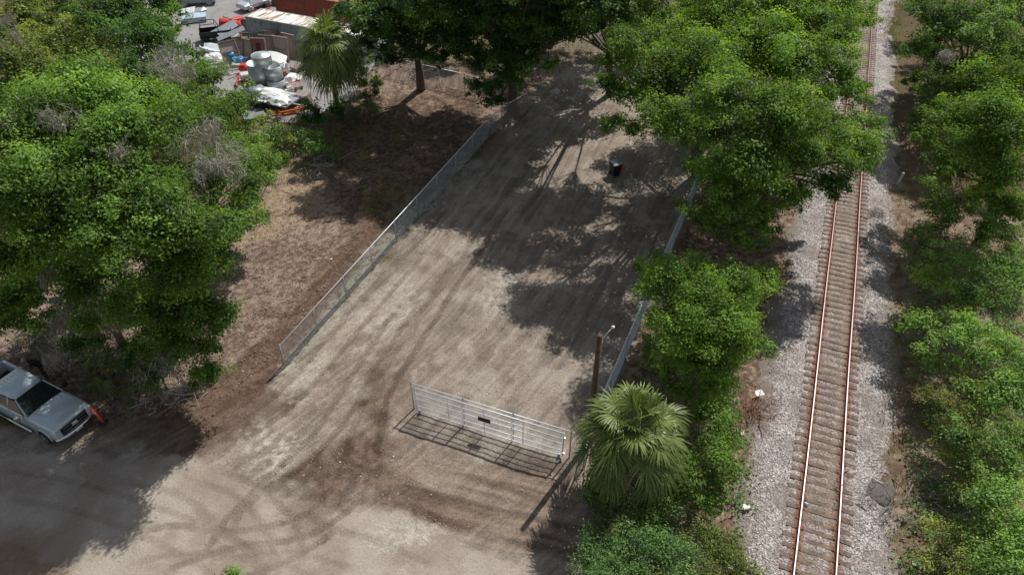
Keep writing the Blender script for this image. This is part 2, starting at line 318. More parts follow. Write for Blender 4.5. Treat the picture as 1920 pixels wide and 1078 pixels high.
# ruts and tyre marks (centre lines of single wheel marks)
TR = np.zeros(X.shape); TS = np.zeros(X.shape); TW = np.zeros(X.shape)
marks = [  # points, half width m, depth, darkness, tread
    ([(360, 900), (440, 930), (500, 1000), (520, 1078), (530, 1150)], .17, .012, .30, .4), ([(400, 880), (480, 910), (550, 980), (570, 1078)], .17, .012, .30, .4),
    ([(250, 1000), (330, 985), (430, 995), (560, 970), (640, 900)], .17, .012, .38, .5), ([(290, 1078), (420, 1030), (560, 1010), (650, 960), (690, 910)], .18, .014, .4, .6),
    ([(400, 1100), (520, 1060), (610, 1010), (660, 965)], .17, .012, .4, .5), ([(350, 940), (420, 1000), (500, 1040), (620, 1100)], .16, .01, .3, .3),
    ([(240, 905), (340, 930), (430, 1000), (480, 1060), (500, 1150)], .16, .01, .26, .3), ([(430, 1010), (450, 960), (500, 915), (560, 880), (640, 800), (700, 700), (790, 560)], .18, .02, .38, .7),
    ([(370, 1060), (420, 980), (460, 935), (520, 880), (590, 810), (650, 720), (740, 580)], .18, .02, .36, .6), ([(480, 900), (500, 930), (510, 950)], .14, .02, .35, .6), ([(515, 890), (535, 920), (545, 945)], .14, .02, .35, .6),
    ([(390, 860), (480, 810), (570, 740), (690, 600), (800, 470)], .17, .02, .34, .7), ([(360, 830), (450, 790), (540, 720), (650, 590), (760, 470)], .17, .02, .3, .6),
    ([(700, 870), (715, 800), (730, 740), (790, 640), (880, 500), (960, 380)], .2, .03, .42, .9), ([(640, 880), (660, 810), (690, 740), (760, 630), (850, 490)], .2, .025, .3, .7),
    ([(760, 640), (820, 550), (900, 430), (980, 330), (1040, 260)], .2, .015, .22, .4), ([(820, 650), (890, 540), (960, 430), (1030, 330), (1080, 240)], .2, .015, .22, .4),
    ([(900, 640), (960, 560), (1010, 480), (1060, 400), (1090, 300)], .2, .015, .2, .4), ([(990, 720), (1030, 640), (1080, 540), (1120, 430)], .2, .012, .2, .4),
    ([(730, 880), (790, 920), (880, 950), (990, 970), (1080, 985)], .2, .03, .3, .9), ([(740, 930), (830, 980), (930, 1010), (1040, 1040)], .2, .02, .25, .8),
    ([(430, 1050), (560, 1040), (700, 1080)], .16, .01, .2, .3), ([(560, 950), (620, 990), (720, 1020), (850, 1078)], .16, .01, .25, .3), ([(760, 870), (860, 895), (970, 925), (1060, 950)], .2, .02, .2, .9),
    ([(520, 720), (640, 610), (740, 500), (850, 380)], .2, .015, .25, .5), ([(230, 1060), (330, 1040), (450, 1045), (560, 1078)], .15, .008, .25, .3), ([(0, 930), (150, 960), (300, 1020), (420, 1090)], .16, .008, .2, .3),
    ([(0, 880), (150, 905), (320, 960), (450, 1020), (520, 1100)], .16, .008, .22, .3)]
for pts, hw, dep, dark, tread in marks:
    L = smooth_line(W(pts));  xs = [p[0] for p in L]; ys = [p[1] for p in L]
    ix = slice(*np.searchsorted(gx, (min(xs) - 1, max(xs) + 1))); iy = slice(*np.searchsorted(gy, (min(ys) - 1, max(ys) + 1)))
    x_, y_ = X[iy, ix], Y[iy, ix]; d, S = linedist(x_, y_, L); tot = S.max(); d = d + (n3[iy, ix] - .5) * .10
    w = (1 - sstep(hw * .75, hw * 1.1, d)) * sstep(0, 1., S) * (1 - sstep(tot - 1.2, tot, S)) * (.7 + .3 * sstep(.3, .6, n2[iy, ix]))
    TR[iy, ix] = np.maximum(TR[iy, ix], w * dark); Z[iy, ix] -= w * dep; Z[iy, ix] += dep * .7 * np.exp(-((d - hw * 1.5) / .1) ** 2) * w.max(initial=0) * (S > .5) * (S < tot - .5)
    m_ = w > TW[iy, ix]; TS[iy, ix] = np.where(m_, S, TS[iy, ix]); TW[iy, ix] = np.where(m_, w * tread, TW[iy, ix])
col_g = lay(col_g, np.clip(TR * 2.1, 0, .9), None, col_g * np.array([.60, .57, .54]))
edge = np.maximum(np.abs(X) - 60, 0) + np.maximum(np.abs(Y - 50) - 60, 0)
Z = Z * (edge < 1)
me = bpy.data.meshes.new('ground'); ny, nx = X.shape
me.vertices.add(nx * ny); me.vertices.foreach_set('co', np.stack([X, Y, Z], -1).astype(np.float32).ravel())
ii = (np.arange(ny - 1)[:, None] * nx + np.arange(nx - 1)[None]).ravel(); Q = np.stack([ii, ii + 1, ii + nx + 1, ii + nx], -1).astype(np.int32)
me.loops.add(Q.size); me.loops.foreach_set('vertex_index', Q.ravel()); me.polygons.add(len(Q)); me.polygons.foreach_set('loop_start', np.arange(0, Q.size, 4, dtype=np.int32))
me.polygons.foreach_set('use_smooth', np.ones(len(Q), bool)); me.update(calc_edges=True)
a = me.attributes.new('flow', 'FLOAT_VECTOR', 'POINT'); a.data.foreach_set('vector', np.stack([Vf, U / 8., U * 0], -1).astype(np.float32).ravel())
a = me.attributes.new('soil', 'FLOAT_COLOR', 'POINT'); a.data.foreach_set('color', np.concatenate([np.clip(col_g, 0, 1), np.ones((ny, nx, 1))], -1).astype(np.float32).ravel())
for nm, arr in (('track_s', TS), ('track_w', TW), ('rough', rough), ('lot_mask', lz * (1 - sz * .8)), ('litter', np.clip(wz * (1 - lz) + ez + tz * .5, 0, 1))):
    a = me.attributes.new(nm, 'FLOAT', 'POINT'); a.data.foreach_set('value', arr.astype(np.float32).ravel())
m, t, b, o = nt('soil')
pos = node(t, 'ShaderNodeNewGeometry').outputs['Position']
A = lambda n: node(t, 'ShaderNodeAttribute', attribute_name=n).outputs
base = A('soil')['Color']
grain = noise_fac(t, 9, 8, .72, pos); grit = noise_fac(t, 38, 4, .7, pos)
gq = mapr(t, A('rough')['Fac'], .05, .3, .35, 1)
c1 = mixc(t, gq, base, mixc(t, 1., base, ramp(t, grain, [(.32, (.66, .65, .64)), (.5, (1, 1, 1)), (.68, (1.32, 1.32, 1.32))]), 'MULTIPLY'))
drag = noise_fac(t, 4.5, 6, .7, A('flow')['Vector'])                                           # marks dragged along the lot by the grader
c1 = mixc(t, A('lot_mask')['Fac'], c1, mixc(t, 1., c1, ramp(t, drag, [(.36, (.85, .83, .81)), (.5, (1, 1, 1)), (.64, (1.13, 1.13, 1.14))]), 'MULTIPLY'))
c1 = mixc(t, gq, c1, mixc(t, 1., c1, ramp(t, grit, [(.35, (.70, .69, .68)), (.5, (1, 1, 1)), (.66, (1.32, 1.32, 1.32))]), 'MULTIPLY'))
vo = node(t, 'ShaderNodeTexVoronoi'); vo.inputs['Scale'].default_value = 5.5; t.links.new(pos, vo.inputs['Vector'])
peb = mapr(t, vo.outputs['Distance'], .06, .13, 1, 0)                                     # scattered pale stones in the soil
sel = mapr(t, vo.outputs['Color'], .62, .64, 0, 1); sp = node(t, 'ShaderNodeMath', operation='MULTIPLY'); t.links.new(peb, sp.inputs[0]); t.links.new(sel, sp.inputs[1])
sp2 = node(t, 'ShaderNodeMath', operation='MULTIPLY'); t.links.new(sp.outputs[0], sp2.inputs[0]); t.links.new(mapr(t, A('rough')['Fac'], .1, .6, .1, .8), sp2.inputs[1])
c1 = mixc(t, sp2.outputs[0], c1, (.44, .42, .38))
lf = node(t, 'ShaderNodeTexVoronoi'); lf.inputs['Scale'].default_value = 11; t.links.new(pos, lf.inputs['Vector'])
lc = ramp(t, lf.outputs['Color'], [(.1, (.45, .36, .30)), (.45, (.9, .85, .8)), (.8, (1.45, 1.35, 1.2))]); lm = node(t, 'ShaderNodeMath', operation='MULTIPLY'); t.links.new(A('litter')['Fac'], lm.inputs[0]); lm.inputs[1].default_value = .5
c1 = mixc(t, lm.outputs[0], c1, mixc(t, 1., c1, lc, 'MULTIPLY'))
ts = node(t, 'ShaderNodeMath', operation='MULTIPLY'); t.links.new(A('track_s')['Fac'], ts.inputs[0]); ts.inputs[1].default_value = 42.
sn = node(t, 'ShaderNodeMath', operation='SINE'); t.links.new(ts.outputs[0], sn.inputs[0])
tm = node(t, 'ShaderNodeMath', operation='MULTIPLY'); t.links.new(sn.outputs[0], tm.inputs[0]); t.links.new(A('track_w')['Fac'], tm.inputs[1])
t.links.new(c1, b.inputs['Base Color']); b.inputs['Roughness'].default_value = .95; b.inputs['Specular IOR Level'].default_value = .15
p1 = bump(t, tm.outputs[0], .25, .03, b); p2 = bump(t, noise_fac(t, 3.2, 8, .7, pos), .5, .12, b, p1); p3 = bump(t, grain, .8, .07, b, p2); bump(t, grit, .5, .02, b, p3)
me.materials.append(m); go = bpy.data.objects.new('ground', me); col.objects.link(go); go['kind'] = 'structure'

# ------------------------------------------------------------------ gravel ballast bed (real stones' relief) and the railway
_a, _b = at(1528, 1078, .4), at(1612, 137, .4); RC = np.array([_a[0], _a[1], 0.])
rail_dir = (_b - _a) * np.array([1, 1, 0]); rail_dir /= np.linalg.norm(rail_dir); rail_r = np.array([rail_dir[1], -rail_dir[0], 0])
def rp(s, v, z=0.): return RC + rail_dir * s + rail_r * v + np.array([0, 0, z])
def ballast(s0, s1, ds, dv, name='ballast'):
    s = np.arange(s0, s1 + ds / 2, ds); v = np.arange(-3.9, 3.91, dv); S, Vb = np.meshgrid(s, v)
    P = RC + S[..., None] * rail_dir + Vb[..., None] * rail_r; x, y = P[..., 0], P[..., 1]
    e = 3.15 + (fbm(S * .35, Vb * 0 + (Vb > 0) * 9, 5) - .5) * 1.6 + (fbm(x * 2, y * 2, 8) - .5) * .6
    h = .20 * sstep(0, 1, (e - np.abs(Vb)) / 1.35) - .10 * sstep(0, .35, np.abs(Vb) - e)
    st = vnoise(x * 17, y * 17, 3) * .6 + vnoise(x * 29, y * 29, 4) * .4
    P[..., 2] = h + .01 + (st - .5) * .045 * (np.abs(Vb) < e) + (fbm(x * .9, y * .9, 6) - .5) * .06 - .002 * (np.abs(Vb) < 1.32) - .05 * np.exp(-((np.abs(Vb) - 1.45) / .16) ** 2) + .015 * np.cos(S * 2 * math.pi / .505) * (np.abs(Vb) < 1.3) * 0
    ny, nx = S.shape; me = bpy.data.meshes.new(name); me.vertices.add(nx * ny); me.vertices.foreach_set('co', P.astype(np.float32).ravel())
    ii = (np.arange(ny - 1)[:, None] * nx + np.arange(nx - 1)[None]).ravel(); Q = np.stack([ii, ii + 1, ii + nx + 1, ii + nx], -1)[:, ::-1].astype(np.int32)
    me.loops.add(Q.size); me.loops.foreach_set('vertex_index', Q.ravel()); me.polygons.add(len(Q)); me.polygons.foreach_set('loop_start', np.arange(0, Q.size, 4, dtype=np.int32)); me.update(calc_edges=True)
    a = me.attributes.new('across', 'FLOAT', 'POINT'); a.data.foreach_set('value', Vb.astype(np.float32).ravel()); return me
me = ballast(-6, 100, .075, .06)
m, t, b, o = nt('ballast_stone'); pos = node(t, 'ShaderNodeNewGeometry').outputs['Position']
v1 = node(t, 'ShaderNodeTexVoronoi'); v1.inputs['Scale'].default_value = 17; t.links.new(pos, v1.inputs['Vector'])
sc_ = node(t, 'ShaderNodeSeparateColor'); t.links.new(v1.outputs['Color'], sc_.inputs[0])
stone = ramp(t, sc_.outputs[0], [(0, (.11, .095, .085)), (.25, (.24, .20, .185)), (.55, (.38, .335, .31)), (.8, (.50, .45, .42)), (1, (.76, .70, .67))])
big = noise_fac(t, .55, 6, .65, pos); stone = mixc(t, mapr(t, big, .46, .62, 0, .65), stone, (.21, .165, .135))
ac = node(t, 'ShaderNodeAttribute', attribute_name='across').outputs['Fac']
ab = node(t, 'ShaderNodeMath', operation='ABSOLUTE'); t.links.new(ac, ab.inputs[0])
dd = node(t, 'ShaderNodeMath', operation='SUBTRACT'); t.links.new(ab.outputs[0], dd.inputs[0]); dd.inputs[1].default_value = .76
d2 = node(t, 'ShaderNodeMath', operation='ABSOLUTE'); t.links.new(dd.outputs[0], d2.inputs[0])
dn = node(t, 'ShaderNodeMath', operation='MULTIPLY_ADD'); t.links.new(noise_fac(t, 7, 4, .6, pos), dn.inputs[0]); dn.inputs[1].default_value = -.22; t.links.new(d2.outputs[0], dn.inputs[2])
stone = mixc(t, mapr(t, dn.outputs[0], 0, .20, .85, 0), stone, (.22, .098, .058))     # rust dust beside each rail
stone = mixc(t, mapr(t, ab.outputs[0], .5, .75, .35, 0), stone, (.24, .17, .125))
dirt = node(t, 'ShaderNodeMath', operation='MULTIPLY_ADD'); t.links.new(noise_fac(t, 1.6, 7, .7, pos), dirt.inputs[0]); dirt.inputs[1].default_value = 2.4; t.links.new(ab.outputs[0], dirt.inputs[2])
stone = mixc(t, mapr(t, dirt.outputs[0], 3.7, 4.5, 0, .9), stone, (.20, .155, .12))
t.links.new(stone, b.inputs['Base Color']); b.inputs['Roughness'].default_value = .9
bump(t, v1.outputs['Distance'], .9, .05, b)
me.materials.append(m); bo = bpy.data.objects.new('ballast', me); col.objects.link(bo); bo['kind'] = 'structure'

RUST = mat('rust', (.20, .085, .05), .9, var=.35, scale=20)
TIE = mat('tie_wood', (.165, .118, .09), .92, var=.5, scale=7, c2=(.25, .17, .125), bmp=.5)
m, t, b, o = nt('rail_head'); b.inputs['Base Color'].default_value = (.22, .185, .20, 1); b.inputs['Metallic'].default_value = .8
t.links.new(mapr(t, noise_fac(t, 3, 4), .3, .7, .36, .5), b.inputs['Roughness']); RAILH = m
trk = thing('railway_track', rp(0, 0), 'single railway track with shiny rails and rusty brown timber ties on grey gravel', 'railway track')
for sgn in (-1, 1):
    q = MB(); prof = [(-.07, 0), (-.07, .015), (-.012, .035), (-.012, .12), (-.034, .135), (-.034, .162), (-.018, .172), (.018, .172), (.034, .162), (.034, .135), (.012, .12), (.012, .035), (.07, .015), (.07, 0)]
    nS = 90; ss = np.linspace(-6, 100, nS); R_ = []
    for k, s_ in enumerate(ss):
        wob = .018 * math.sin(s_ * .33 + sgn) * (1 if sgn > 0 else .7)
        R_.append([rail_dir * s_ + rail_r * (sgn * .755 + x + wob) + np.array([0, 0, z + .235]) for x, z in prof])
    q.loft(R_, smooth=False); q.M = [1 if (f[1] - f[0] == 1 and (f[0] % 14) in (6,)) or False else 0 for f in q.F]
    q.build('rail', [RUST, RAILH], trk)
tie0 = MB(); tie0.bbox((0, 0, 0), (2.62, .235, .19), .012); tm_ = tie0; mats_t = [TIE]
tie_objs = []; rt = np.random.RandomState(3)
base_tie = None; base_plate = None
zrot = math.atan2(rail_r[1], rail_r[0])
for k in range(100):
    s_ = -3.0 + k * .508 + rt.uniform(-.03, .03)
    if base_tie is None:
        base_tie = MB().bbox((0, 0, 0), (2.62, .235, .19), .012).build('tie', TIE, trk); o_ = base_tie
    else: o_ = base_tie.copy(); col.objects.link(o_)
    o_.parent = trk; o_.location = tuple(rail_dir * s_ + rail_r * rt.uniform(-.05, .05) + np.array([0, 0, .140 + rt.uniform(-.022, .008)])); o_.rotation_euler = (0, rt.uniform(-.008, .008), zrot + rt.uniform(-.035, .035))
    o_.scale = (rt.uniform(.97, 1.03), rt.uniform(.9, 1.08), 1)
    for sg in (-1, 1):
        if base_plate is None:
            pb = MB().box((0, 0, 0), (.34, .19, .018))
            for dx in (-.11, .11):
                for dy in (-.06, .06): pb.box((dx, dy, .02), (.03, .03, .03))
            base_plate = pb.build('tie_plate', RUST, o_); p_ = base_plate
        else: p_ = base_plate.copy(); col.objects.link(p_)
        p_.parent = o_; p_.location = (sg * .755, 0, .104)
q = MB()
for k in range(100, 203):
    s_ = -3.0 + k * .508; c_ = rail_dir * s_ + np.array([0, 0, .133]); q.bbox(c_, (2.62, .235, .19), .012, (0, 0, zrot + rt.uniform(-.02, .02)))
tag(q.build('tie', TIE, trk), kind='stuff')

# ------------------------------------------------------------------ fences, gate, poles
def chainlink(mb, p0, p1, z0, z1, m=0, sp=.075, th=.0042, sag=0):
    """woven wire between two ground points: two families of crossing wires, each a three-sided rod"""
    p0 = np.array(p0[:2], float); p1 = np.array(p1[:2], float); L = np.linalg.norm(p1 - p0); d = (p1 - p0) / L; H = z1 - z0; nrm = np.array([-d[1], d[0]])
    A_ = []
    for sg in (1, -1):
        for u0 in np.arange(-H, L, sp) if sg > 0 else np.arange(0, L + H, sp):
            a, b_ = (u0, u0 + H) if sg > 0 else (u0, u0 - H); t0, t1 = 0., 1.
            for lim, f in ((0, -1), (L, 1)):
                if a == b_: continue
                tt = (lim - a) / (b_ - a)
                if f * (b_ - a) > 0: t1 = min(t1, tt)
                else: t0 = max(t0, tt)
            if t1 - t0 > .02: A_.append((a + (b_ - a) * t0, z0 + H * t0, a + (b_ - a) * t1, z0 + H * t1, sg))
    A_ = np.array(A_); k = len(A_); c = np.array([[0, 1], [.87, -.5], [-.87, -.5]]) * th
    V = np.zeros((k, 6, 3))
    for e in range(2):
        u, z = A_[:, 2 * e], A_[:, 2 * e + 1]
        for j in range(3):
            off = c[j]; V[:, e * 3 + j, :2] = p0 + (u + off[1] * .7)[:, None] * d + (off[0] + A_[:, 4] * .003)[:, None] * nrm; V[:, e * 3 + j, 2] = z + off[1] * -.7 * A_[:, 4]
    F = [(6 * i + j, 6 * i + (j + 1) % 3, 6 * i + 3 + (j + 1) % 3, 6 * i + 3 + j) for i in range(k) for j in range(3)]
    mb.add(V.reshape(-1, 3), F, m)
def fence(label, pts, H, step, group=None, ends=True, mesh_th=.0030):
    root = thing('chain_link_fence', (pts[0][0], pts[0][1], 0), label, 'fence', group); o0 = np.array([pts[0][0], pts[0][1], 0])
    P = [np.array([p[0], p[1]]) - o0[:2] for p in pts]; posts = []; mesh = MB(); rail = MB(); wire = MB(); rf = np.random.RandomState(len(pts) + int(H * 10))
    for i in range(len(P) - 1):
        L = np.linalg.norm(P[i + 1] - P[i]); n = max(1, int(round(L / step)))
        for k in range(n): posts.append(P[i] + (P[i + 1] - P[i]) * k / n)
        chainlink(mesh, P[i], P[i + 1], .04, H - .02, th=mesh_th)
        rail.tube([(*P[i], H), (*((P[i] + P[i + 1]) / 2), H - .012), (*P[i + 1], H)], .03, 8)
        wire.tube([(*P[i], .06), (*P[i + 1], .06)], .006, 4)
    posts.append(P[-1]); mesh.build('wire_mesh', WIRE, root); rail.build('top_rail', GALV, root); wire.build('tension_wire', GALVD, root)
    pm = MB().tube([(0, 0, -.1), (0, 0, H + .02)], .028, 8).lathe([(.036, H + .0), (.036, H + .03), (.012, H + .06)], 8, (0, 0, 0)); first = None
    corner = MB().tube([(0, 0, -.1), (0, 0, H + .04)], .04, 10).lathe([(.05, H + .0), (.05, H + .05), (.012, H + .09)], 10); fc = None
    for k, p in enumerate(posts):
        isend = any(np.allclose(p, q) for q in P)
        if isend:
            if fc is None: fc = corner.build('post', GALVD, root); o_ = fc
            else: o_ = fc.copy(); col.objects.link(o_); o_.parent = root
        else:
            if first is None: first = pm.build('post', GALVD, root); o_ = first
            else: o_ = first.copy(); col.objects.link(o_); o_.parent = root
        o_.location = (p[0], p[1], 0)
    return root
FL = [at(536, 690), at(916, 258)]; fence('long silver chain link fence beside the dirt lot, from the road to the far trees', FL, 1.62, 3.0)
fence('short jog of chain link fence at the foot of the dark tree trunk', [at(919, 256), at(941, 236), at(988, 208)], 1.6, 2.6)
fence('shaded chain link fence behind the far dark tree, beside the scrapyard', [at(732, 139), at(872, 172), at(906, 182)], 1.6, 2.8)
FR = [at(1141, 715, 1.75), at(1290, 372, 1.75), at(1322, 298, 1.75)]; ex = FR[0] + (FR[0] - FR[1]) * .13; FR = [ex] + FR[1:]
fence('chain link fence on the railway side of the lot, running behind the bright green tree', FR, 1.75, 3.0)
fence('stub of chain link fence between the sliding gate and the front palm', [at(1093, 880), at(1100, 851), at(1112, 822)], 1.1, 1.6)

# sliding gate
g0, g1 = at(783, 773), at(1054, 858); gdv = g1 - g0; GL = np.linalg.norm(gdv[:2]); gz_ = math.atan2(gdv[1], gdv[0])
gate = thing('sliding_gate', g0, 'silver pipe and wire mesh sliding gate with a small black sign, across the lot entrance', 'gate', rz=gz_)
fr = MB()
for z in (.14, .5, 1.0, 1.36, 1.76): fr.tube([(0, 0, z), (GL, 0, z)], .031 if z in (.14, 1.76) else .025, 8)
for f in (0, .23, .48, .74, 1.): fr.tube([(f * GL, 0, .14), (f * GL, 0, 1.76)], .031 if f in (0, 1.) else .024, 8)
fr.build('frame', GALV, gate)
mm = MB(); chainlink(mm, (.02, .03), (GL - .02, .03), .15, 1.75, sp=.075, th=.0033); mm.build('wire_mesh', mat('wire_new', (.85, .86, .87), .5, .1, .05), gate)
sg_ = MB().bbox((.48 * GL + .02, -.06, 1.06), (.62, .02, .26), .008); sg_.build('sign', mat('black_sign', (.015, .015, .017), .5), gate)
for f in (0.02, .98):
    w_ = MB(); w_.lathe([(.03, -.025), (.075, -.02), (.06, 0), (.075, .02), (.03, .025)], 14, (f * GL, -.07, .1), rot=(R(90), 0, 0)); w_.box((f * GL, -.03, .2), (.1, .05, .16)); w_.build('roller', GALVD, gate)
for z in (.35, 1.45): MB().box((GL + .04, 0, z), (.12, .09, .09)).build('latch', mat('bright_fitting', (.7, .7, .7), .4, .6), gate)
track = thing('gate_guide_rail', g0, 'raised galvanised guide rail on four posts that carries the sliding gate', 'gate rail', rz=gz_)
MB().tube([(-.28, .14, 1.86), (GL + .55, .14, 1.86)], .026, 8).build('top_rail', GALV, track)
pp = MB().tube([(0, 0, -.1), (0, 0, 1.9)], .035, 10).lathe([(.045, 1.88), (.045, 1.92), (.01, 1.96)], 10); f0 = None
for f in (-.26 / GL, .33, .668, 1.04):
    if f0 is None: f0 = pp.build('post', GALVD, track); o_ = f0
    else: o_ = f0.copy(); col.objects.link(o_); o_.parent = track
    o_.location = (f * GL, .14, 0)

# wooden pole with lamp bracket
pb_ = at(1103, 830); top = 6.95
pole = thing('utility_pole', pb_, 'short brown wooden pole with a white bracket lamp on top, behind the front palm', 'pole')
MB().tube([(0, 0, -.2), (0, 0, 3.3), (0, 0, top)], [.145, .13, .115], 14).build('shaft', mat('pole_wood', (.115, .068, .045), .85, var=.35, scale=5, bmp=.4), pole)
br = MB(); br.tube([(.09, 0, top - .35), (.16, .03, top - .1), (.34, .10, top + .12), (.50, .16, top + .3)], .018, 8); br.box((.1, 0, top - .35), (.05, .1, .14)); br.build('bracket', mat('white_metal', (.8, .8, .78), .5), pole)
lm_ = MB().lathe([(.02, .09), (.09, .06), (.12, -.02), (.10, -.07), (.03, -.09)], 14, (.54, .18, top + .32), rot=(.3, .35, 0)); lm_.V = [(v - np.array([.54, .18, top + .32])) * .62 + np.array([.52, .17, top + .32]) for v in lm_.V]; lm_.build('lamp_head', mat('white_metal', (.8, .8, .78), .5), pole)

# wheelie bin with an orange panel on its side
bn = thing('wheeled_bin', at(1152, 329), 'black wheeled rubbish bin with red side standing in the shade of the lot', 'bin', rz=.35)
q = MB(); q.loft([[(sx * w, sy * d, z) for sx, sy in ((-1, -1), (1, -1), (1, 1), (-1, 1))] for w, d, z in ((.22, .26, .08), (.28, .33, .62), (.31, .37, .98))], smooth=False); q.box((0, 0, .99), (.66, .78, .04)); q.build('body', mat('bin_black', (.012, .014, .014), .45), bn)
q = MB(); q.loft([[(-.32, y, z), (.32, y, z), (.32, y, z + .03), (-.32, y, z + .03)] for y, z in ((-.41, 1.015), (-.2, 1.05), (.2, 1.06), (.40, 1.02))], smooth=False); q.build('lid', mat('bin_lid', (.02, .05, .055), .35), bn)
MB().tube([(-.28, .44, .96), (.28, .44, .96)], .018, 8).build('handle', mat('bin_black', (0, 0, 0)), bn)
MB().bbox((.43, -.08, .66), (.17, .5, .62), .03, (0, .05, 0)).build('side_panel', mat('bin_orange', (.55, .10, .035), .5), bn)
for sx in (-1, 1): MB().lathe([(.03, -.03), (.12, -.03), (.12, .03), (.03, .03)], 16, (sx * .26, .30, .12), rot=(0, R(90), 0)).build('wheel', mat('tyre', (.015, .015, .015), .8), bn)

# white track marker post, leaning
mk = thing('marker_post', at(1681, 349), 'white plastic marker post standing right of the rails in the gravel', 'marker post')
MB().tube([(0, 0, -.1), (.10, .0, 1.0)], .085, 14).build('tube', mat('marker_white', (.62, .58, .52), .6, c2=(.35, .30, .26)), mk)
MB().lathe([(.10, 0), (.105, .05), (.09, .08), (.0, .09)], 14, (.10, 0, 1.0), rot=(0, .1, 0)).build('cap', mat('marker_cap', (.8, .8, .78), .5), mk)

# orange delineator leaning beside the truck
dl = thing('traffic_delineator', at(194, 792), 'orange traffic delineator post leaning beside the front of the pickup truck', 'traffic post', rz=.2)
MB().lathe([(.24, 0), (.23, .03), (.09, .07), (.06, .09)], 8).build('base', mat('rubber', (.03, .03, .03), .8), dl)
MB().tube([(0, 0, .06), (-.17, .02, 1.1)], [.07, .06], 14).tube([(-.17, .02, 1.1), (-.185, .02, 1.2)], [.035, .03], 10).build('tube', mat('delineator_orange', (.85, .11, .06), .5, var=.12), dl)
for z in (.70, .85): f = (z - .06) / .92; MB().tube([(-.17 * f, .02 * f, z), (-.17 * (f + .1), .02 * (f + .1), z + .09)], .070, 14).build('reflective_band', mat('band_pale', (.75, .55, .52), .4), dl)

# pale floodlight in the trees
fl = thing('floodlight', at(104, 563, 4.2), 'pale boxy floodlight on a metal mast half hidden by the left tree', 'floodlight', rz=.5)
MB().bbox((0, 0, 0), (.55, .32, .10), .02, (.5, .2, 0)).build('housing', mat('lamp_housing', (.50, .56, .60), .4), fl)
MB().tube([(-.1, .1, -4.3), (-.1, .1, -.3), (0, 0, 0)], .045, 8).build('mast', GALVD, fl)

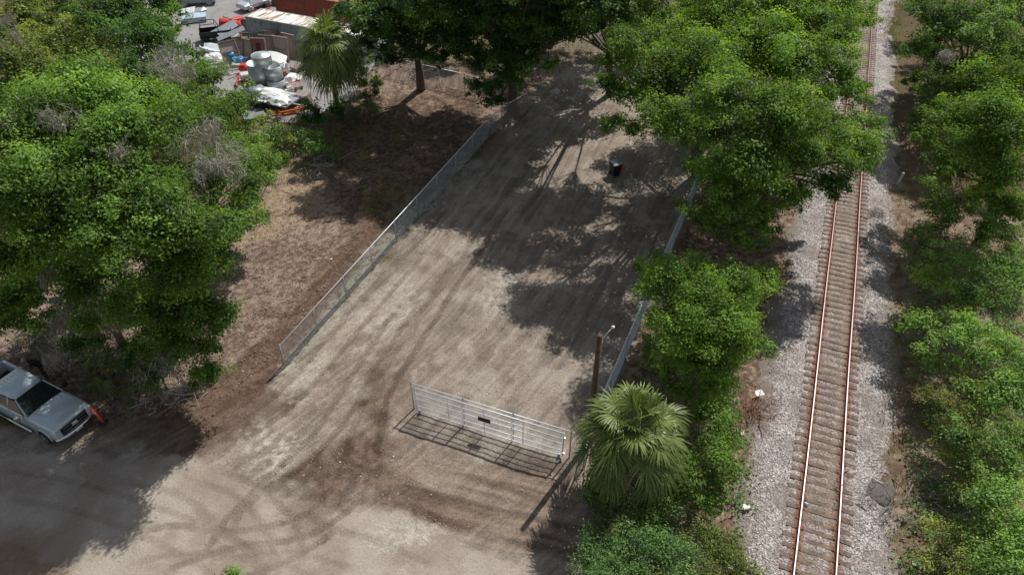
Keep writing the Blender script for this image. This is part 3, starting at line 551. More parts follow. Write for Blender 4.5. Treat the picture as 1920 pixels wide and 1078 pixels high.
# ------------------------------------------------------------------ pickup truck
def pickup(loc, rz):
    t = thing('pickup_truck', loc, 'silver blue crew cab pickup truck parked in tree shade by the road', 'pickup truck', rz=rz)
    PNT = mat('truck_paint', (.50, .565, .59), .3, .15, .04, coat=.8); BLK = mat('truck_black', (.012, .013, .015), .45); CH = mat('chrome', (.75, .76, .78), .15, 1., .03)
    m_, t_, b_, o_ = nt('truck_glass'); b_.inputs['Base Color'].default_value = (.015, .024, .026, 1); b_.inputs['Roughness'].default_value = .04; b_.inputs['Specular IOR Level'].default_value = 1.; GL_ = m_
    q = MB()
    def ring(x, w, zt, zb, cr=.03, sh=.1):
        half = [(w - .10, zb), (w - .01, zb + .10), (w, (zt + zb) / 2), (w - .015, zt - .16), (w - .06, zt - .05), (w - sh - .04, zt), (w * .45, zt + cr)]
        r = [(x, y, z) for y, z in half] + [(x, 0, zt + cr * 1.1)] + [(x, -y, z) for y, z in half[::-1]]; return r
    st = [(2.94, .86, 1.14, .62, .01), (2.91, .94, 1.25, .5, .02), (2.80, .985, 1.32, .46, .035), (2.5, 1.005, 1.355, .45, .055), (2.0, 1.02, 1.365, .45, .06), (1.5, 1.02, 1.365, .45, .05), (1.15, 1.01, 1.345, .45, .02), (.2, 1.01, 1.34, .42, 0), (-1.0, 1.01, 1.35, .42, 0), (-1.48, 1.01, 1.36, .42, 0)]
    q.loft([ring(*s) for s in st])
    bz = [(-1.52, .42), (-3.2, .5)]
    for sg in (-1, 1):      # bed sides
        q.loft([[(x, sg * 1.01, zb), (x, sg * 1.01, 1.30), (x, sg * .97, 1.36), (x, sg * .88, 1.36), (x, sg * .86, 1.30), (x, sg * .86, zb)] for x, zb in bz], smooth=False)
    q.box((-1.56, 0, .95), (.06, 1.7, .80)); q.box((-3.19, 0, .98), (.07, 1.9, .72))
    # cab pillars and roof
    rf = [(.42, .66), (.1, .73), (-.6, .75), (-1.3, .74)]; R_ = []
    for x, w in rf: R_.append([(x, -w, 1.90), (x, -w + .02, 1.94), (x, -w * .8, 1.975), (x, 0, 1.99), (x, w * .8, 1.975), (x, w - .02, 1.94), (x, w, 1.90), (x, w - .08, 1.88), (x, -w + .08, 1.88)])
    q.loft(R_)
    for k in range(-3, 4): q.box((-.52, k * .18, 1.992 - abs(k) * .003), (1.3, .07, .018))
    for sg in (-1, 1):
        q.tube([(1.18, sg * .93, 1.33), (.42, sg * .69, 1.91)], .045, 6); q.tube([(-.05, sg * .97, 1.33), (-.08, sg * .75, 1.9)], .04, 6); q.tube([(-1.36, sg * .96, 1.33), (-1.28, sg * .75, 1.9)], .07, 6)
    for sg in (-1, 1):
        q.tube([(2.65, sg * .5, 1.36), (2., sg * .55, 1.395), (1.35, sg * .64, 1.39)], .03, 6)
    q.build('body', PNT, t)
    MB().box((-2.36, 0, .72), (1.6, 1.7, .05)).build('bed_liner', BLK, t)
    MB().slab([(1.2, -.88, 1.345), (1.2, .88, 1.345), (.42, .66, 1.925), (.42, -.66, 1.925)], .02).build('windscreen', GL_, t)
    MB().slab([(-1.37, .88, 1.37), (-1.37, -.88, 1.37), (-1.30, -.68, 1.89), (-1.30, .68, 1.89)], .015).build('rear_window', GL_, t)
    for sg in (-1, 1):
        for xa, xb in ((1.02, -.02), (-.10, -1.26)):
            p = [(xa, sg * .965, 1.36), (xb, sg * .965, 1.36), (xb if xb > -1 else -1.22, sg * .765, 1.88), (xa - (.55 if xa > 0 else .03), sg * .765, 1.88)]
            MB().slab(p if sg < 0 else p[::-1], .012).build('side_window', GL_, t)
        dr = MB(); dr.box((-.04, sg * 1.012, .98), (.012, .006, .68)); dr.box((1.0, sg * 1.012, .95), (.012, .006, .72)); dr.box((-1.2, sg * 1.012, .98), (.012, .006, .68)); dr.build('door_seam', BLK, t)
        for x in (.1, -1.02): MB().bbox((x, sg * 1.025, 1.12), (.2, .03, .045), .01).build('door_handle', CH, t)
        mr = MB().bbox((1.0, sg * 1.22, 1.42), (.16, .24, .32), .04, (0, 0, sg * .15)).tube([(1.0, sg * .96, 1.33), (1.0, sg * 1.14, 1.36)], .03, 6).build('mirror', CH if sg < 0 else BLK, t)
        MB().tube([(1.1, sg * 1.06, .42), (-1.4, sg * 1.06, .42)], .05, 8).build('running_board', CH, t)
        MB().bbox((2.87, sg * .83, 1.03), (.17, .30, .30), .03, (0, 0, -sg * .3)).build('headlight', mat('lens', (.75, .78, .80), .12, .3, .05, coat=1), t)
        for x in (1.98, -2.12):
            ar = MB(); pts = [(x + .50 * math.cos(a), sg * 1.015, .42 + .50 * math.sin(a)) for a in np.linspace(-.1, math.pi + .1, 14)]; ar.tube(pts, .03, 6); ar.build('wheel_arch', PNT, t)
            V = [(x, sg * 1.0135, .42)] + [(x + .49 * math.cos(a), sg * 1.0135, .42 + .49 * math.sin(a)) for a in np.linspace(-.4, math.pi + .4, 18)]; MB().add(V, [(0, i, i + 1) if sg < 0 else (0, i + 1, i) for i in range(1, 18)]).build('wheel_well', BLK, t)
            w = MB().lathe([(.26, -.13), (.39, -.12), (.42, -.06), (.42, .06), (.39, .12), (.26, .13)], 26, (x, sg * .93, .42), rot=(R(90), 0, 0)).build('wheel', mat('tyre', (.015, .015, .015), .8), t)
            rm = MB().lathe([(.25, -.1), (.26, 0), (.25, .10), (.2, .135), (.08, .11), (.05, .15), (.001, .15)], 20, (x, sg * (.93 + .0), .42), rot=(R(90 if sg < 0 else -90), 0, 0), closed=False)
            for k in range(8): a = k * math.pi / 4; rm.box((x + .16 * math.cos(a), sg * 1.075, .42 + .16 * math.sin(a)), (.13, .02, .05), (0, -a, 0))
            rm.build('rim', CH, w)
    g = MB().bbox((2.955, 0, .97), (.06, 1.34, .42), .03).build('grille', BLK, t)
    b2 = MB(); [b2.box((2.985, 0, z), (.025, 1.16, .035)) for z in (.88, 1.06)]; b2.box((2.985, 0, 1.19), (.05, 1.36, .035)); b2.box((2.985, 0, .755), (.05, 1.36, .035)); b2.bbox((3.0, 0, .97), (.03, .30, .13), .03); b2.build('grille_bar', CH, t)
    MB().loft([[(2.98 - abs(y) ** 3 * .18, y, .50), (3.08 - abs(y) ** 3 * .2, y, .52), (3.10 - abs(y) ** 3 * .2, y, .66), (3.0 - abs(y) ** 3 * .18, y, .70)] for y in np.linspace(-1, 1, 11)]).build('bumper', CH, t)
    MB().box((3.09, 0, .58), (.03, .34, .11)).build('number_plate', mat('plate', (.55, .5, .35), .5), t)
    MB().box((1.22, 0, 1.34), (.16, 1.5, .03)).build('cowl', BLK, t)
    for y in (-.5, -.36, 0, .36, .5): MB().lathe([(.022, 0), (.018, .02), (.001, .028)], 8, (.30, y * .9, 1.965), closed=False).build('roof_marker_light', mat('amber_dark', (.05, .02, .01), .3), t)
    for y in (-.35, .35): MB().tube([(1.26, y, 1.37), (.95, y + .45, 1.575)], .012, 4).build('wiper', BLK, t)
    return t
hd = np.array([.895, -.446]); left = np.array([.446, .895])
fa = at(92, 831)[:2] + left * 1.02; pc = fa - hd * 1.98
pickup((pc[0], pc[1], .0), math.atan2(hd[1], hd[0]))

# ------------------------------------------------------------------ trees and shrubs
def bez(a, b, c, n=6): return [(1 - t) ** 2 * a + 2 * t * (1 - t) * b + t * t * c for t in np.linspace(0, 1, n)]
def foliage_tree(name, label, cat, base, blobs, lm, trunk_r=.28, group=None, seed=1, leaf=.17, dens=1., moss=(), lean=None, bark=None, split=None, twiggy=0., tb=0., clump=1.):
    """blobs: (px, py, z, radius_px[, squash, tint]) crown masses surveyed at height z; each is filled with leaf clumps carried by twigs"""
    lf0 = leaf; r = np.random.RandomState(seed); base = np.array([base[0], base[1], 0.]); root = thing(name, base, label, cat, group)
    B = []
    for bl in blobs:
        if bl[0] == 'w': B.append((np.array(bl[1:4]) - base, bl[4], .7, 0, bl[4] * FPX / depth(bl[1:4]))); continue
        px, py, z, rp_ = bl[:4]; p = at(px, py, z); B.append((p - base, rp_ * depth(p) / FPX, bl[4] if len(bl) > 4 else .75, bl[5] if len(bl) > 5 else 0, rp_))
    cen = np.mean([b[0] for b in B], 0); zmin = min(b[0][2] - b[1] * .6 for b in B); fork = np.array([cen[0] * .22, cen[1] * .22, max(.4, min(zmin + 1., cen[2] * .45))])
    tr = MB(); crown = MB(); V0 = np.array([0, 0, 0.])
    tr.tube([(0, 0, -.3), (0, 0, 0), fork * .5 + r.normal(size=3) * [.1, .1, 0], fork], [trunk_r * 1.5, trunk_r * 1.25, trunk_r, trunk_r * .85], 10)
    for p, rad, sq, tint, rp_ in B:
        mid = fork + (p - fork) * .5 + np.array([0, 0, .15 * np.linalg.norm((p - fork)[:2])]) * .6 + r.normal(size=3) * .25
        pth = bez(fork, mid, p, 7); lr = trunk_r * .42 * min(1, rad / 2.2); tr.tube(pth, np.linspace(lr, lr * .22, 7), 7)
        leaf = lf0 * .86 if rp_ / rad > 30 else lf0 * .95; nC = max(8, int(rp_ ** 2 / 74 * dens / clump ** 2))
        nL = max(4, int(8 + rad * 4.5)); lu = r.normal(size=(nL, 3)); lu /= np.linalg.norm(lu, axis=1)[:, None]; lu[:, 2] = np.where(lu[:, 2] < -.1, -lu[:, 2] * r.uniform(-.6, 1, nL), lu[:, 2])
        LC = p + lu * (rad * r.uniform(.42, .88, nL))[:, None] * [1, 1, sq]; LR = rad * r.uniform(.24, .46, nL); LT = r.normal(size=nL) * .14
        li = r.choice(nL, nC, p=LR ** 2 / (LR ** 2).sum()); u = r.normal(size=(nC, 3)); u /= np.linalg.norm(u, axis=1)[:, None]; u[:, 2] = np.where(u[:, 2] < -.2, -u[:, 2] * r.uniform(-.8, 1, nC), u[:, 2])
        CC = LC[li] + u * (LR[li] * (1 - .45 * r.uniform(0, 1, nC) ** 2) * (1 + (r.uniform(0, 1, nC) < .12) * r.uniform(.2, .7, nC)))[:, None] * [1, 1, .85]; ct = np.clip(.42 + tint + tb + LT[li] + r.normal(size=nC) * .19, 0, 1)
        csz = (rad ** .7) * (.09 + .22 * r.uniform(0, 1, nC) ** 1.6) * clump * (1 if rad > 1 else 1.4) + .12
        nl = np.maximum(8, (74 * (csz / csz.mean()) ** 2 * r.uniform(.5, 1.3, nC) * clump ** 2).astype(int)); idx = np.repeat(np.arange(nC), nl); k = len(idx)
        o = r.normal(size=(k, 3)); o /= np.linalg.norm(o, axis=1)[:, None]; o *= (r.uniform(0, 1, k) ** .5)[:, None]; o[:, 2] *= .62
        far = (r.uniform(0, 1, k) < .16) * r.uniform(.3, 1.3, k) + 1; P = CC[idx] + o * (csz[idx] * far)[:, None] * 1.2; N = o * 1.0 + r.normal(size=(k, 3)) * .42 + np.array([.22, .30, .62]) + u[idx] * .4
        N = N + 0 * P; ls = leaf * r.uniform(.65, 1.3, k); crown.leaves(P, N, ls, ls * r.uniform(.45, .62, k), np.clip(ct[idx] + r.normal(size=k) * .10, 0, 1), r=r)
        ntw = int(nC * .5)
        for c_ in CC[r.permutation(nC)[:ntw]]:
            s_ = pth[r.randint(4, 7)]; tr.tube([s_, (s_ + c_) / 2 + r.normal(size=3) * .12 * rad + [0, 0, .05 * rad], c_], [lr * .25 + .012, lr * .12 + .010, .006], 3, cap=False, smooth=False)
        if twiggy:
            for c_ in CC[r.permutation(nC)[:int(nC * twiggy)]]:
                d = (c_ - p); d /= np.linalg.norm(d) + 1e-6; q = c_ + d * r.uniform(.15, .5) + r.normal(size=3) * .15; tr.tube([c_ - d * .4, c_, q], [.012, .009, .004], 3, cap=False, m=1, smooth=False)
    tr.build('trunk', [bark or BARK, TWIG], root); crown.build('crown', lm, root)
    for i, (px, py, z, rp_, n) in enumerate(moss):
        p = at(px, py, z + .95) - base; rad = rp_ * depth(at(px, py, z)) / FPX; mo = MB(); moss_clump(mo, p, rad, n, r); mo.build('hanging_moss', MOSS, root)
    return root
def moss_clump(mb, p, rad, n, r):
    """Spanish moss: many thin hanging strands gathered in beards"""
    n = int(n * 1.5); beards = r.normal(size=(max(3, n // 40), 3)) * [rad * .5, rad * .5, rad * .35] + p
    i = r.randint(0, len(beards), n); bl = r.uniform(.35, 1.1, len(beards)) * min(1.2, rad * .9)
    L = bl[i] * r.uniform(.4, 1, n); top = beards[i] + r.normal(size=(n, 3)) * [.20, .20, .13]; w = r.uniform(.007, .016, n); a = r.uniform(0, math.pi, n)
    d = np.stack([np.cos(a), np.sin(a), np.zeros(n)], -1); sw = r.normal(size=(n, 3)) * .24; V = np.zeros((n, 8, 3))
    for k, (f, ww) in enumerate(((0, .6), (.35, 1.), (.7, .8), (1., .15))):
        c = top + np.array([0, 0, -1]) * (L * f)[:, None] + sw * math.sin(f * 3.3)[..., None] if False else top - np.stack([np.zeros(n), np.zeros(n), L * f], -1) + sw * math.sin(f * 3.3)
        V[:, 2 * k] = c - d * (w * ww)[:, None]; V[:, 2 * k + 1] = c + d * (w * ww)[:, None]
    tint = np.repeat(np.clip(.5 + r.normal(size=n) * .25, 0, 1), 8)
    mb.add(V.reshape(-1, 3), [(8 * q + 2 * k, 8 * q + 2 * k + 1, 8 * q + 2 * k + 3, 8 * q + 2 * k + 2) for q in range(n) for k in range(3)], 0, tint)

# --- the left wood
foliage_tree('oak_tree', 'big dark oak overhanging the litter beside the left fence, nearest the truck', 'tree', at(330, 600), [
    (385, 590, 5.5, 55), (345, 655, 4.0, 42), (385, 665, 3.2, 34), (400, 700, 2.6, 36), (375, 715, 2.0, 26), (300, 650, 3.8, 46), (425, 590, 5, 40), (280, 560, 5, 60), (350, 590, 4.5, 60), (395, 500, 7.5, 70), (400, 440, 5, 60), (310, 470, 5, 70), (440, 410, 9, 62), (320, 520, 8, 90), (345, 420, 10.5, 95), (430, 330, 10, 75), (250, 440, 10.5, 95), (250, 590, 6, 65), (480, 350, 8.5, 45), (310, 610, 5, 55), (415, 610, 4.6, 36)],
    LEAF_OAK, .38, seed=11, tb=-.05, moss=[(385, 255, 11.0, 34, 330), (400, 310, 10.5, 32, 300), (345, 275, 10.8, 22, 110), (440, 285, 10.5, 18, 90), (300, 690, 1.6, 24, 90)])
foliage_tree('oak_tree', 'pale yellow green oak filling the upper left, its sunlit top catching the light', 'tree', at(150, 560), [
    (150, 190, 13.5, 115, .7, .28), (50, 250, 13, 105, .7, .12), (240, 260, 13, 100, .7, .2), (130, 320, 12.5, 115), (235, 350, 12, 90), (40, 380, 11.5, 100), (140, 450, 10, 100), (40, 480, 9, 85), (40, 560, 6.5, 60), (290, 190, 12.5, 60, .7, .1), (180, 540, 7.5, 70, .75, -.1), (290, 270, 8, 60), (200, 430, 6, 80), (80, 520, 5, 80), (190, 600, 5, 44), (30, 600, 4.5, 40), (310, 360, 8, 60)],
    LEAF_OAK, .42, seed=12, tb=0, moss=[(65, 215, 13, 22, 160), (110, 225, 13, 20, 120), (215, 290, 12.4, 18, 90), (120, 600, 3.6, 32, 150), (170, 610, 3.8, 28, 130), (105, 660, 2.0, 30, 110), (95, 500, 7.4, 24, 90), (250, 590, 3.2, 24, 60), (30, 225, 13, 16, 70)])
foliage_tree('oak_tree', 'dense green tree along the scrapyard edge, left of the open litter bank', 'tree', at(420, 330), [
    (388, 152, 7, 44), (430, 200, 7.5, 60), (380, 220, 8, 60), (470, 260, 6.2, 55), (490, 320, 5.5, 45), (440, 300, 7, 60), (345, 105, 8.2, 34), (470, 370, 4.5, 40), (330, 170, 5, 55), (350, 260, 5, 60), (400, 220, 4, 60), (510, 300, 3.2, 30)],
    LEAF_OAK, .25, seed=13, tb=.02, leaf=.19, moss=[(310, 110, 9, 28, 260), (340, 130, 9, 30, 200), (450, 330, 6.5, 24, 100)])
foliage_tree('oak_tree', 'dark green tree at the top left by the pale road of the scrapyard', 'tree', at(300, 150), [
    (280, 30, 9, 74), (250, 80, 9, 70), (318, 12, 9, 42), (200, 30, 9, 80), (305, 72, 8, 42), (280, 130, 8, 55), (260, -40, 9, 90), (305, -40, 9, 60)],
    LEAF_DARK, .3, seed=14, leaf=.23, tb=.08)
foliage_tree('oak_tree', 'olive green shrubby tree at the top left corner of the wood', 'tree', at(70, 180), [
    (100, 70, 8, 75, .7, .1), (30, 40, 8, 60), (60, 120, 7.5, 70), (10, 120, 8, 70), (150, 130, 7, 50), (120, -10, 8, 70), (20, -30, 8, 70)],
    LEAF_OLIVE, .25, seed=15, leaf=.23, dens=.85, moss=[(15, 60, 8.8, 40, 200)])
# --- row at the top centre, in shade
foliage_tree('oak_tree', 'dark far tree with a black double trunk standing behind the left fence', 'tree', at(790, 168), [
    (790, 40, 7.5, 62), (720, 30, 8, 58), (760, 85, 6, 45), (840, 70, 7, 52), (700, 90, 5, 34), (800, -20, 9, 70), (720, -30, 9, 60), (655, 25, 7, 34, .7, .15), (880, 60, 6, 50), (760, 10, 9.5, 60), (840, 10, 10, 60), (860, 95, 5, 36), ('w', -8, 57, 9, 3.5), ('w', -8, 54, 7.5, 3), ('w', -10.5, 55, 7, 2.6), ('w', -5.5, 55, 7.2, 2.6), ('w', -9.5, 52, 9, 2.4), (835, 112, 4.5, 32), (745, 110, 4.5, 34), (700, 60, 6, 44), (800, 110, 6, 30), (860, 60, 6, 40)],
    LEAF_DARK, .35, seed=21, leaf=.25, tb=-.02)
foliage_tree('oak_tree', 'dark tree whose trunk stands at the fence corner, with one bright low branch', 'tree', at(962, 212), [  # low-branch blobs get a paler leaf tint, standing in for sunlight
    (930, 40, 8, 60), (985, 60, 8, 55), (880, 20, 9, 60), (900, 130, 5, 42, .75, -.1), (945, 110, 6, 40, .75, .3), (920, 165, 3.8, 34, .75, -.1), (1000, 110, 5.5, 28, .75, .3), (960, -20, 9, 70), (1030, 10, 9, 60), ('w', 1.5, 48.6, 12, 2.8), ('w', -1, 50.3, 13.5, 3.), ('w', 3.8, 50, 14, 3.3), ('w', -4.2, 49.8, 12.5, 2.7), ('w', -6.5, 51, 14, 2.8), ('w', -2, 53, 15, 4), ('w', 3, 54, 15.5, 4), ('w', -1, 51, 9, 3), ('w', 2, 52, 9, 3.2), ('w', -3, 53, 9.5, 3), ('w', 3.4, 50, 8, 2.4), ('w', .2, 50, 11, 3), ('w', -.5, 52.5, 6.5, 2.4), (960, 150, 4.5, 34, .75, .2), (985, 128, 5, 32, .75, .3), (1012, 92, 6, 34, .75, .2), (880, 100, 5.5, 42), (930, 192, 3, 24), (900, 165, 3.5, 34), (1030, 120, 4, 22, .75, .3), ('w', 3, 60, 12, 3.2), ('w', -1.5, 60, 12, 3.2), ('w', 5, 54, 9.5, 2.8)],  # farthest high crown masses are out of view, added to shade the lot
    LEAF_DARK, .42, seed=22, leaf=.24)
foliage_tree('oak_tree', 'dim green tree across the far end of the lot, above the dappled ground', 'tree', (8.5, 58), [('w', 6, 58, 11, 4), ('w', 10, 69, 11, 4), ('w', 5, 67, 11, 3.6), ('w', 8, 63, 8, 3), (1090, 70, 3.5, 30),  # rearmost crown masses unseen, added to throw shade on the far ground
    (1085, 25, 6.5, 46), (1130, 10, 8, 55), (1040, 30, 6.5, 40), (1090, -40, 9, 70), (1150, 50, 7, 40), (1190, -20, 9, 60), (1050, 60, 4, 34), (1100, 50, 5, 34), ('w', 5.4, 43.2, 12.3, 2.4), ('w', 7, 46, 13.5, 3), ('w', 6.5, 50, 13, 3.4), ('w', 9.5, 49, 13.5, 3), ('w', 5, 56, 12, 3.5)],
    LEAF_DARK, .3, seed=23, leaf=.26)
# --- oaks between lot and railway
foliage_tree('oak_tree', 'spreading oak over the shaded upper right part of the lot, nearest the bin', 'tree', at(1310, 330), [
    (1190, 95, 11.8, 66), (1165, 170, 10, 52), (1220, 210, 9.8, 55), (1240, 170, 10, 80), (1250, 80, 10.5, 75), (1185, 235, 5.8, 38), (1310, 110, 11.5, 85), (1290, 230, 9.5, 75), (1250, 255, 7, 40), (1220, 30, 10, 60), (1340, 40, 11, 80), (1300, 170, 6, 70), (1240, 120, 6, 60), (1300, 270, 6, 55), (1150, 120, 8, 44), (1150, 230, 7, 34)],
    LEAF_OAK, .42, seed=31, tb=.0, leaf=.19)
foliage_tree('oak_tree', 'tall green oak leaning over the rails at the middle of the track', 'tree', at(1440, 380), [
    (1390, 200, 12, 95), (1470, 220, 11.5, 90), (1400, 300, 10, 85), (1480, 300, 9.5, 75), (1585, 270, 8, 62, .75, .1), (1555, 345, 6.2, 42), (1380, 380, 8, 62), (1420, 410, 6.5, 52), (1330, 330, 8, 52), (1400, 455, 4.8, 34), (1530, 250, 10, 75), (1595, 300, 7.5, 56), (1565, 360, 5.6, 36), (1615, 245, 8, 46), (1550, 300, 8, 56), (1500, 350, 6, 44), (1610, 300, 7, 38), (1345, 395, 6, 42), (1440, 240, 7, 80), (1500, 200, 8, 70), (1360, 260, 7, 70), (1400, 350, 5, 60), (1350, 430, 3, 40), (1300, 390, 4, 34), (1470, 370, 6, 50)],
    LEAF_OAK, .42, seed=32, tb=-.02, leaf=.18)
foliage_tree('oak_tree', 'broad green oak at the top of the picture left of the far rails', 'tree', at(1450, 170), [
    (1420, 90, 11, 85), (1500, 110, 11, 85), (1560, 120, 9.5, 62), (1540, 40, 11, 75), (1460, 20, 11.5, 80), (1380, 20, 11, 70), (1610, 40, 8.5, 46, .75, .2), (1625, 0, 8.5, 40, .75, .15), (1595, 170, 8, 36), (1580, 70, 9, 50), (1560, -20, 10, 70), (1470, -50, 11, 80), (1570, 180, 8.5, 48), (1340, 60, 8, 70), (1440, 140, 7, 80), (1500, 60, 7, 70), (1400, -30, 10, 80), (1300, 0, 10, 70)],
    LEAF_OAK, .4, seed=33, tb=.05, leaf=.21)
# --- bright tree by the right fence
foliage_tree('young_tree', 'bright lime green bushy tree standing right of the lot fence, above the front palm', 'tree', at(1315, 690), [
    (1290, 520, 6.2, 62), (1370, 540, 6.0, 62), (1235, 495, 5.5, 34), (1330, 590, 5.8, 80), (1270, 600, 5, 62), (1390, 600, 4.6, 45), (1350, 670, 4.0, 52), (1215, 545, 4.6, 26), (1290, 670, 3.6, 52), (1420, 510, 5.6, 30), (1340, 730, 2.6, 38), (1210, 500, 5.2, 20), (1300, 640, 4.9, 66), (1390, 650, 4.6, 50), (1240, 610, 4.4, 44), (1430, 540, 5, 34), (1360, 610, 5.6, 60), (1250, 540, 5.6, 50), (1330, 700, 3.4, 56)],
    LEAF_LIME, .16, seed=41, leaf=.15, dens=1.15, clump=.8)
# --- right of the railway
foliage_tree('oak_tree', 'dark bluish green tree at the top right beyond the rails', 'tree', at(1800, 190), [
    (1770, 40, 8.5, 70), (1850, 60, 8.5, 75), (1740, 110, 6, 48), (1790, 130, 6.5, 58), (1730, 20, 7.5, 40), (1910, 30, 8.5, 70), (1800, -40, 9, 80), (1745, 180, 3.8, 40, .75, -.1), (1880, -40, 9, 80), (1930, 110, 8, 50), (1820, 60, 5, 70), (1750, 70, 5, 50), (1760, 170, 3, 46), (1720, 110, 3, 34), (1830, 170, 4, 60), (1900, 100, 5, 60), (1730, 240, 2, 34)],
    LEAF_BLUE, .35, seed=51, leaf=.23, moss=[(1785, 100, 8, 26, 120)])
foliage_tree('oak_tree', 'full green tree right of the rails behind the white marker post', 'tree', at(1850, 430), [
    (1855, 170, 9, 80), (1795, 230, 7.6, 68), (1890, 240, 10, 80), (1745, 260, 5.3, 42), (1830, 300, 8, 72), (1785, 305, 6, 52), (1750, 380, 6, 34), (1900, 330, 7.5, 65), (1920, 160, 10, 60), (1740, 220, 7, 30), (1840, 365, 5.5, 42), (1880, 400, 5, 50), (1830, 240, 6, 70), (1900, 280, 6, 70), (1790, 330, 4.5, 45), (1860, 330, 5, 60), (1930, 230, 9, 60), (1920, 410, 4, 50)],
    LEAF_OAK, .32, seed=52, tb=.02, leaf=.19)
# shrub belt right of the railway: every shrub one thing
SH = [('dark low shrub behind the white marker post, under the full green tree', (1780, 420), [(1770, 400, 1.4, 40), (1820, 390, 2, 46), (1740, 350, 1, 26), (1730, 440, .7, 24)], LEAF_SHRUB, -.15, .17),
      ('wide olive tangle of vines in the middle of the right thicket', (1830, 790), [(1810, 720, 2.0, 60), (1840, 790, 2.0, 60), (1790, 850, 1.4, 46), (1900, 900, 2, 60), (1800, 920, 1.4, 50)], LEAF_OLIVE, -.05, .13),
      ('yellow green weedy mound near the white paper at the bottom right', (1760, 1020), [(1760, 990, 1.0, 36), (1800, 1010, 1.2, 50), (1740, 1050, .9, 38), (1800, 1070, 1.2, 50)], LEAF_OLIVE, .1, .11),
      ('low leafy growth under the full green tree, right of the dry grass', (1850, 470), [(1830, 450, 1.4, 50), (1900, 440, 2, 55), (1760, 430, .9, 34), (1730, 480, .9, 34)], LEAF_SHRUB, -.1, .17),
      ('leafy green shrub behind the grass, below the full green tree by the rails', (1760, 500), [(1750, 520, 2.6, 45), (1810, 490, 3.4, 55), (1780, 560, 2.5, 50)], LEAF_SHRUB, .25, .16),
      ('tall dense shrub at the right edge below the big shaded tree', (1880, 560), [(1870, 500, 4, 55), (1915, 540, 4, 60), (1850, 560, 3.2, 50), (1900, 480, 3.6, 40)], LEAF_BLUE, .15, .17),
      ('mid green shrub beside the grey gravel, in the middle of the right hand thicket', (1760, 650), [(1740, 610, 2.6, 48), (1800, 630, 3.2, 62), (1735, 680, 2.0, 36), (1850, 620, 3.4, 50)], LEAF_SHRUB, .1, .16),
      ('big rounded shrub against the right edge of the picture, halfway down', (1880, 720), [(1880, 670, 3.6, 62), (1850, 730, 3.0, 60), (1915, 740, 3.2, 55)], LEAF_SHRUB, .05, .16),
      ('thin brownish green shrub with bare twigs close to the ballast', (1760, 770), [(1750, 750, 1.7, 36), (1790, 770, 2.2, 44), (1770, 810, 1.6, 34)], LEAF_OLIVE, -.1, .12),
      ('dark twiggy shrub in the lower right thicket, above the yellow green weeds', (1840, 860), [(1820, 820, 2.4, 48), (1860, 850, 2.8, 52), (1800, 870, 1.7, 34), (1905, 830, 3, 50)], LEAF_SHRUB, -.15, .14),
      ('bright green shrub in the bottom right corner', (1890, 980), [(1880, 930, 2.8, 60), (1900, 1000, 2.8, 66), (1850, 1000, 2.1, 45), (1840, 940, 2.0, 40)], LEAF_SHRUB, .12, .15),
      ('low shrub at the bottom edge, right of the white scrap of paper', (1850, 1090), [(1860, 1070, 2.2, 55), (1920, 1090, 2.6, 55), (1830, 1120, 1.8, 50)], LEAF_SHRUB, .1, .15)]
for i, (lab, b_, bl, lm_, tb_, lf_) in enumerate(SH):
    foliage_tree('shrub', lab, 'shrub', at(*b_), bl, lm_, .06, 'shrubs right of the railway', seed=60 + i, leaf=lf_, dens=.62 if lm_ is LEAF_OLIVE else .85, twiggy=.9, tb=tb_ + .14, clump=.9)
# shrubs round the front palm
SH = [('dense glossy shrub filling the gap right of the front palm', (1340, 880), [(1340, 790, 2.8, 45), (1345, 860, 2.8, 48), (1300, 900, 2.2, 50), (1340, 930, 1.8, 36), (1370, 830, 2.2, 28)], LEAF_LIME, -.25, .15),
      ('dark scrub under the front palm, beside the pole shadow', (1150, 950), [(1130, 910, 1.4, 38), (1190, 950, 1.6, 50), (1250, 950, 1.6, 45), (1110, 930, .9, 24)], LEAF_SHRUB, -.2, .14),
      ('fine leaved green bush at the bottom edge, below the front palm', (1200, 1060), [(1120, 1040, 2.0, 48), (1190, 1020, 2.4, 55), (1260, 1040, 2.3, 55), (1150, 1090, 2.4, 62), (1240, 1100, 2.4, 66)], LEAF_BLUE, .12, .12),
      ('grey green weedy bush at the bottom edge between palm and ballast', (1340, 1060), [(1320, 1010, 1.5, 48), (1370, 1050, 1.3, 46), (1310, 1080, 1.8, 55), (1400, 1090, 1.0, 40)], LEAF_OLIVE, -.15, .11),
      ('light green shrub between the bright tree and the front palm', (1310, 770), [(1300, 735, 2.2, 30), (1320, 775, 2.0, 34), (1265, 730, 2.0, 24)], LEAF_LIME, -.1, .14),
      ('low undergrowth at the foot of the bright lime tree by the fence', (1230, 680), [(1225, 640, 1.4, 26), (1215, 665, 1.0, 22), (1235, 600, 2.4, 36), (1250, 700, 1.4, 34)], LEAF_SHRUB, -.05, .13)]
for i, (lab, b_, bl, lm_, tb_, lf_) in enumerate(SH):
    foliage_tree('shrub', lab, 'shrub', at(*b_), bl, lm_, .05, 'shrubs around the front palm', seed=80 + i, leaf=lf_, dens=1.1, tb=tb_, clump=.85, twiggy=.1)
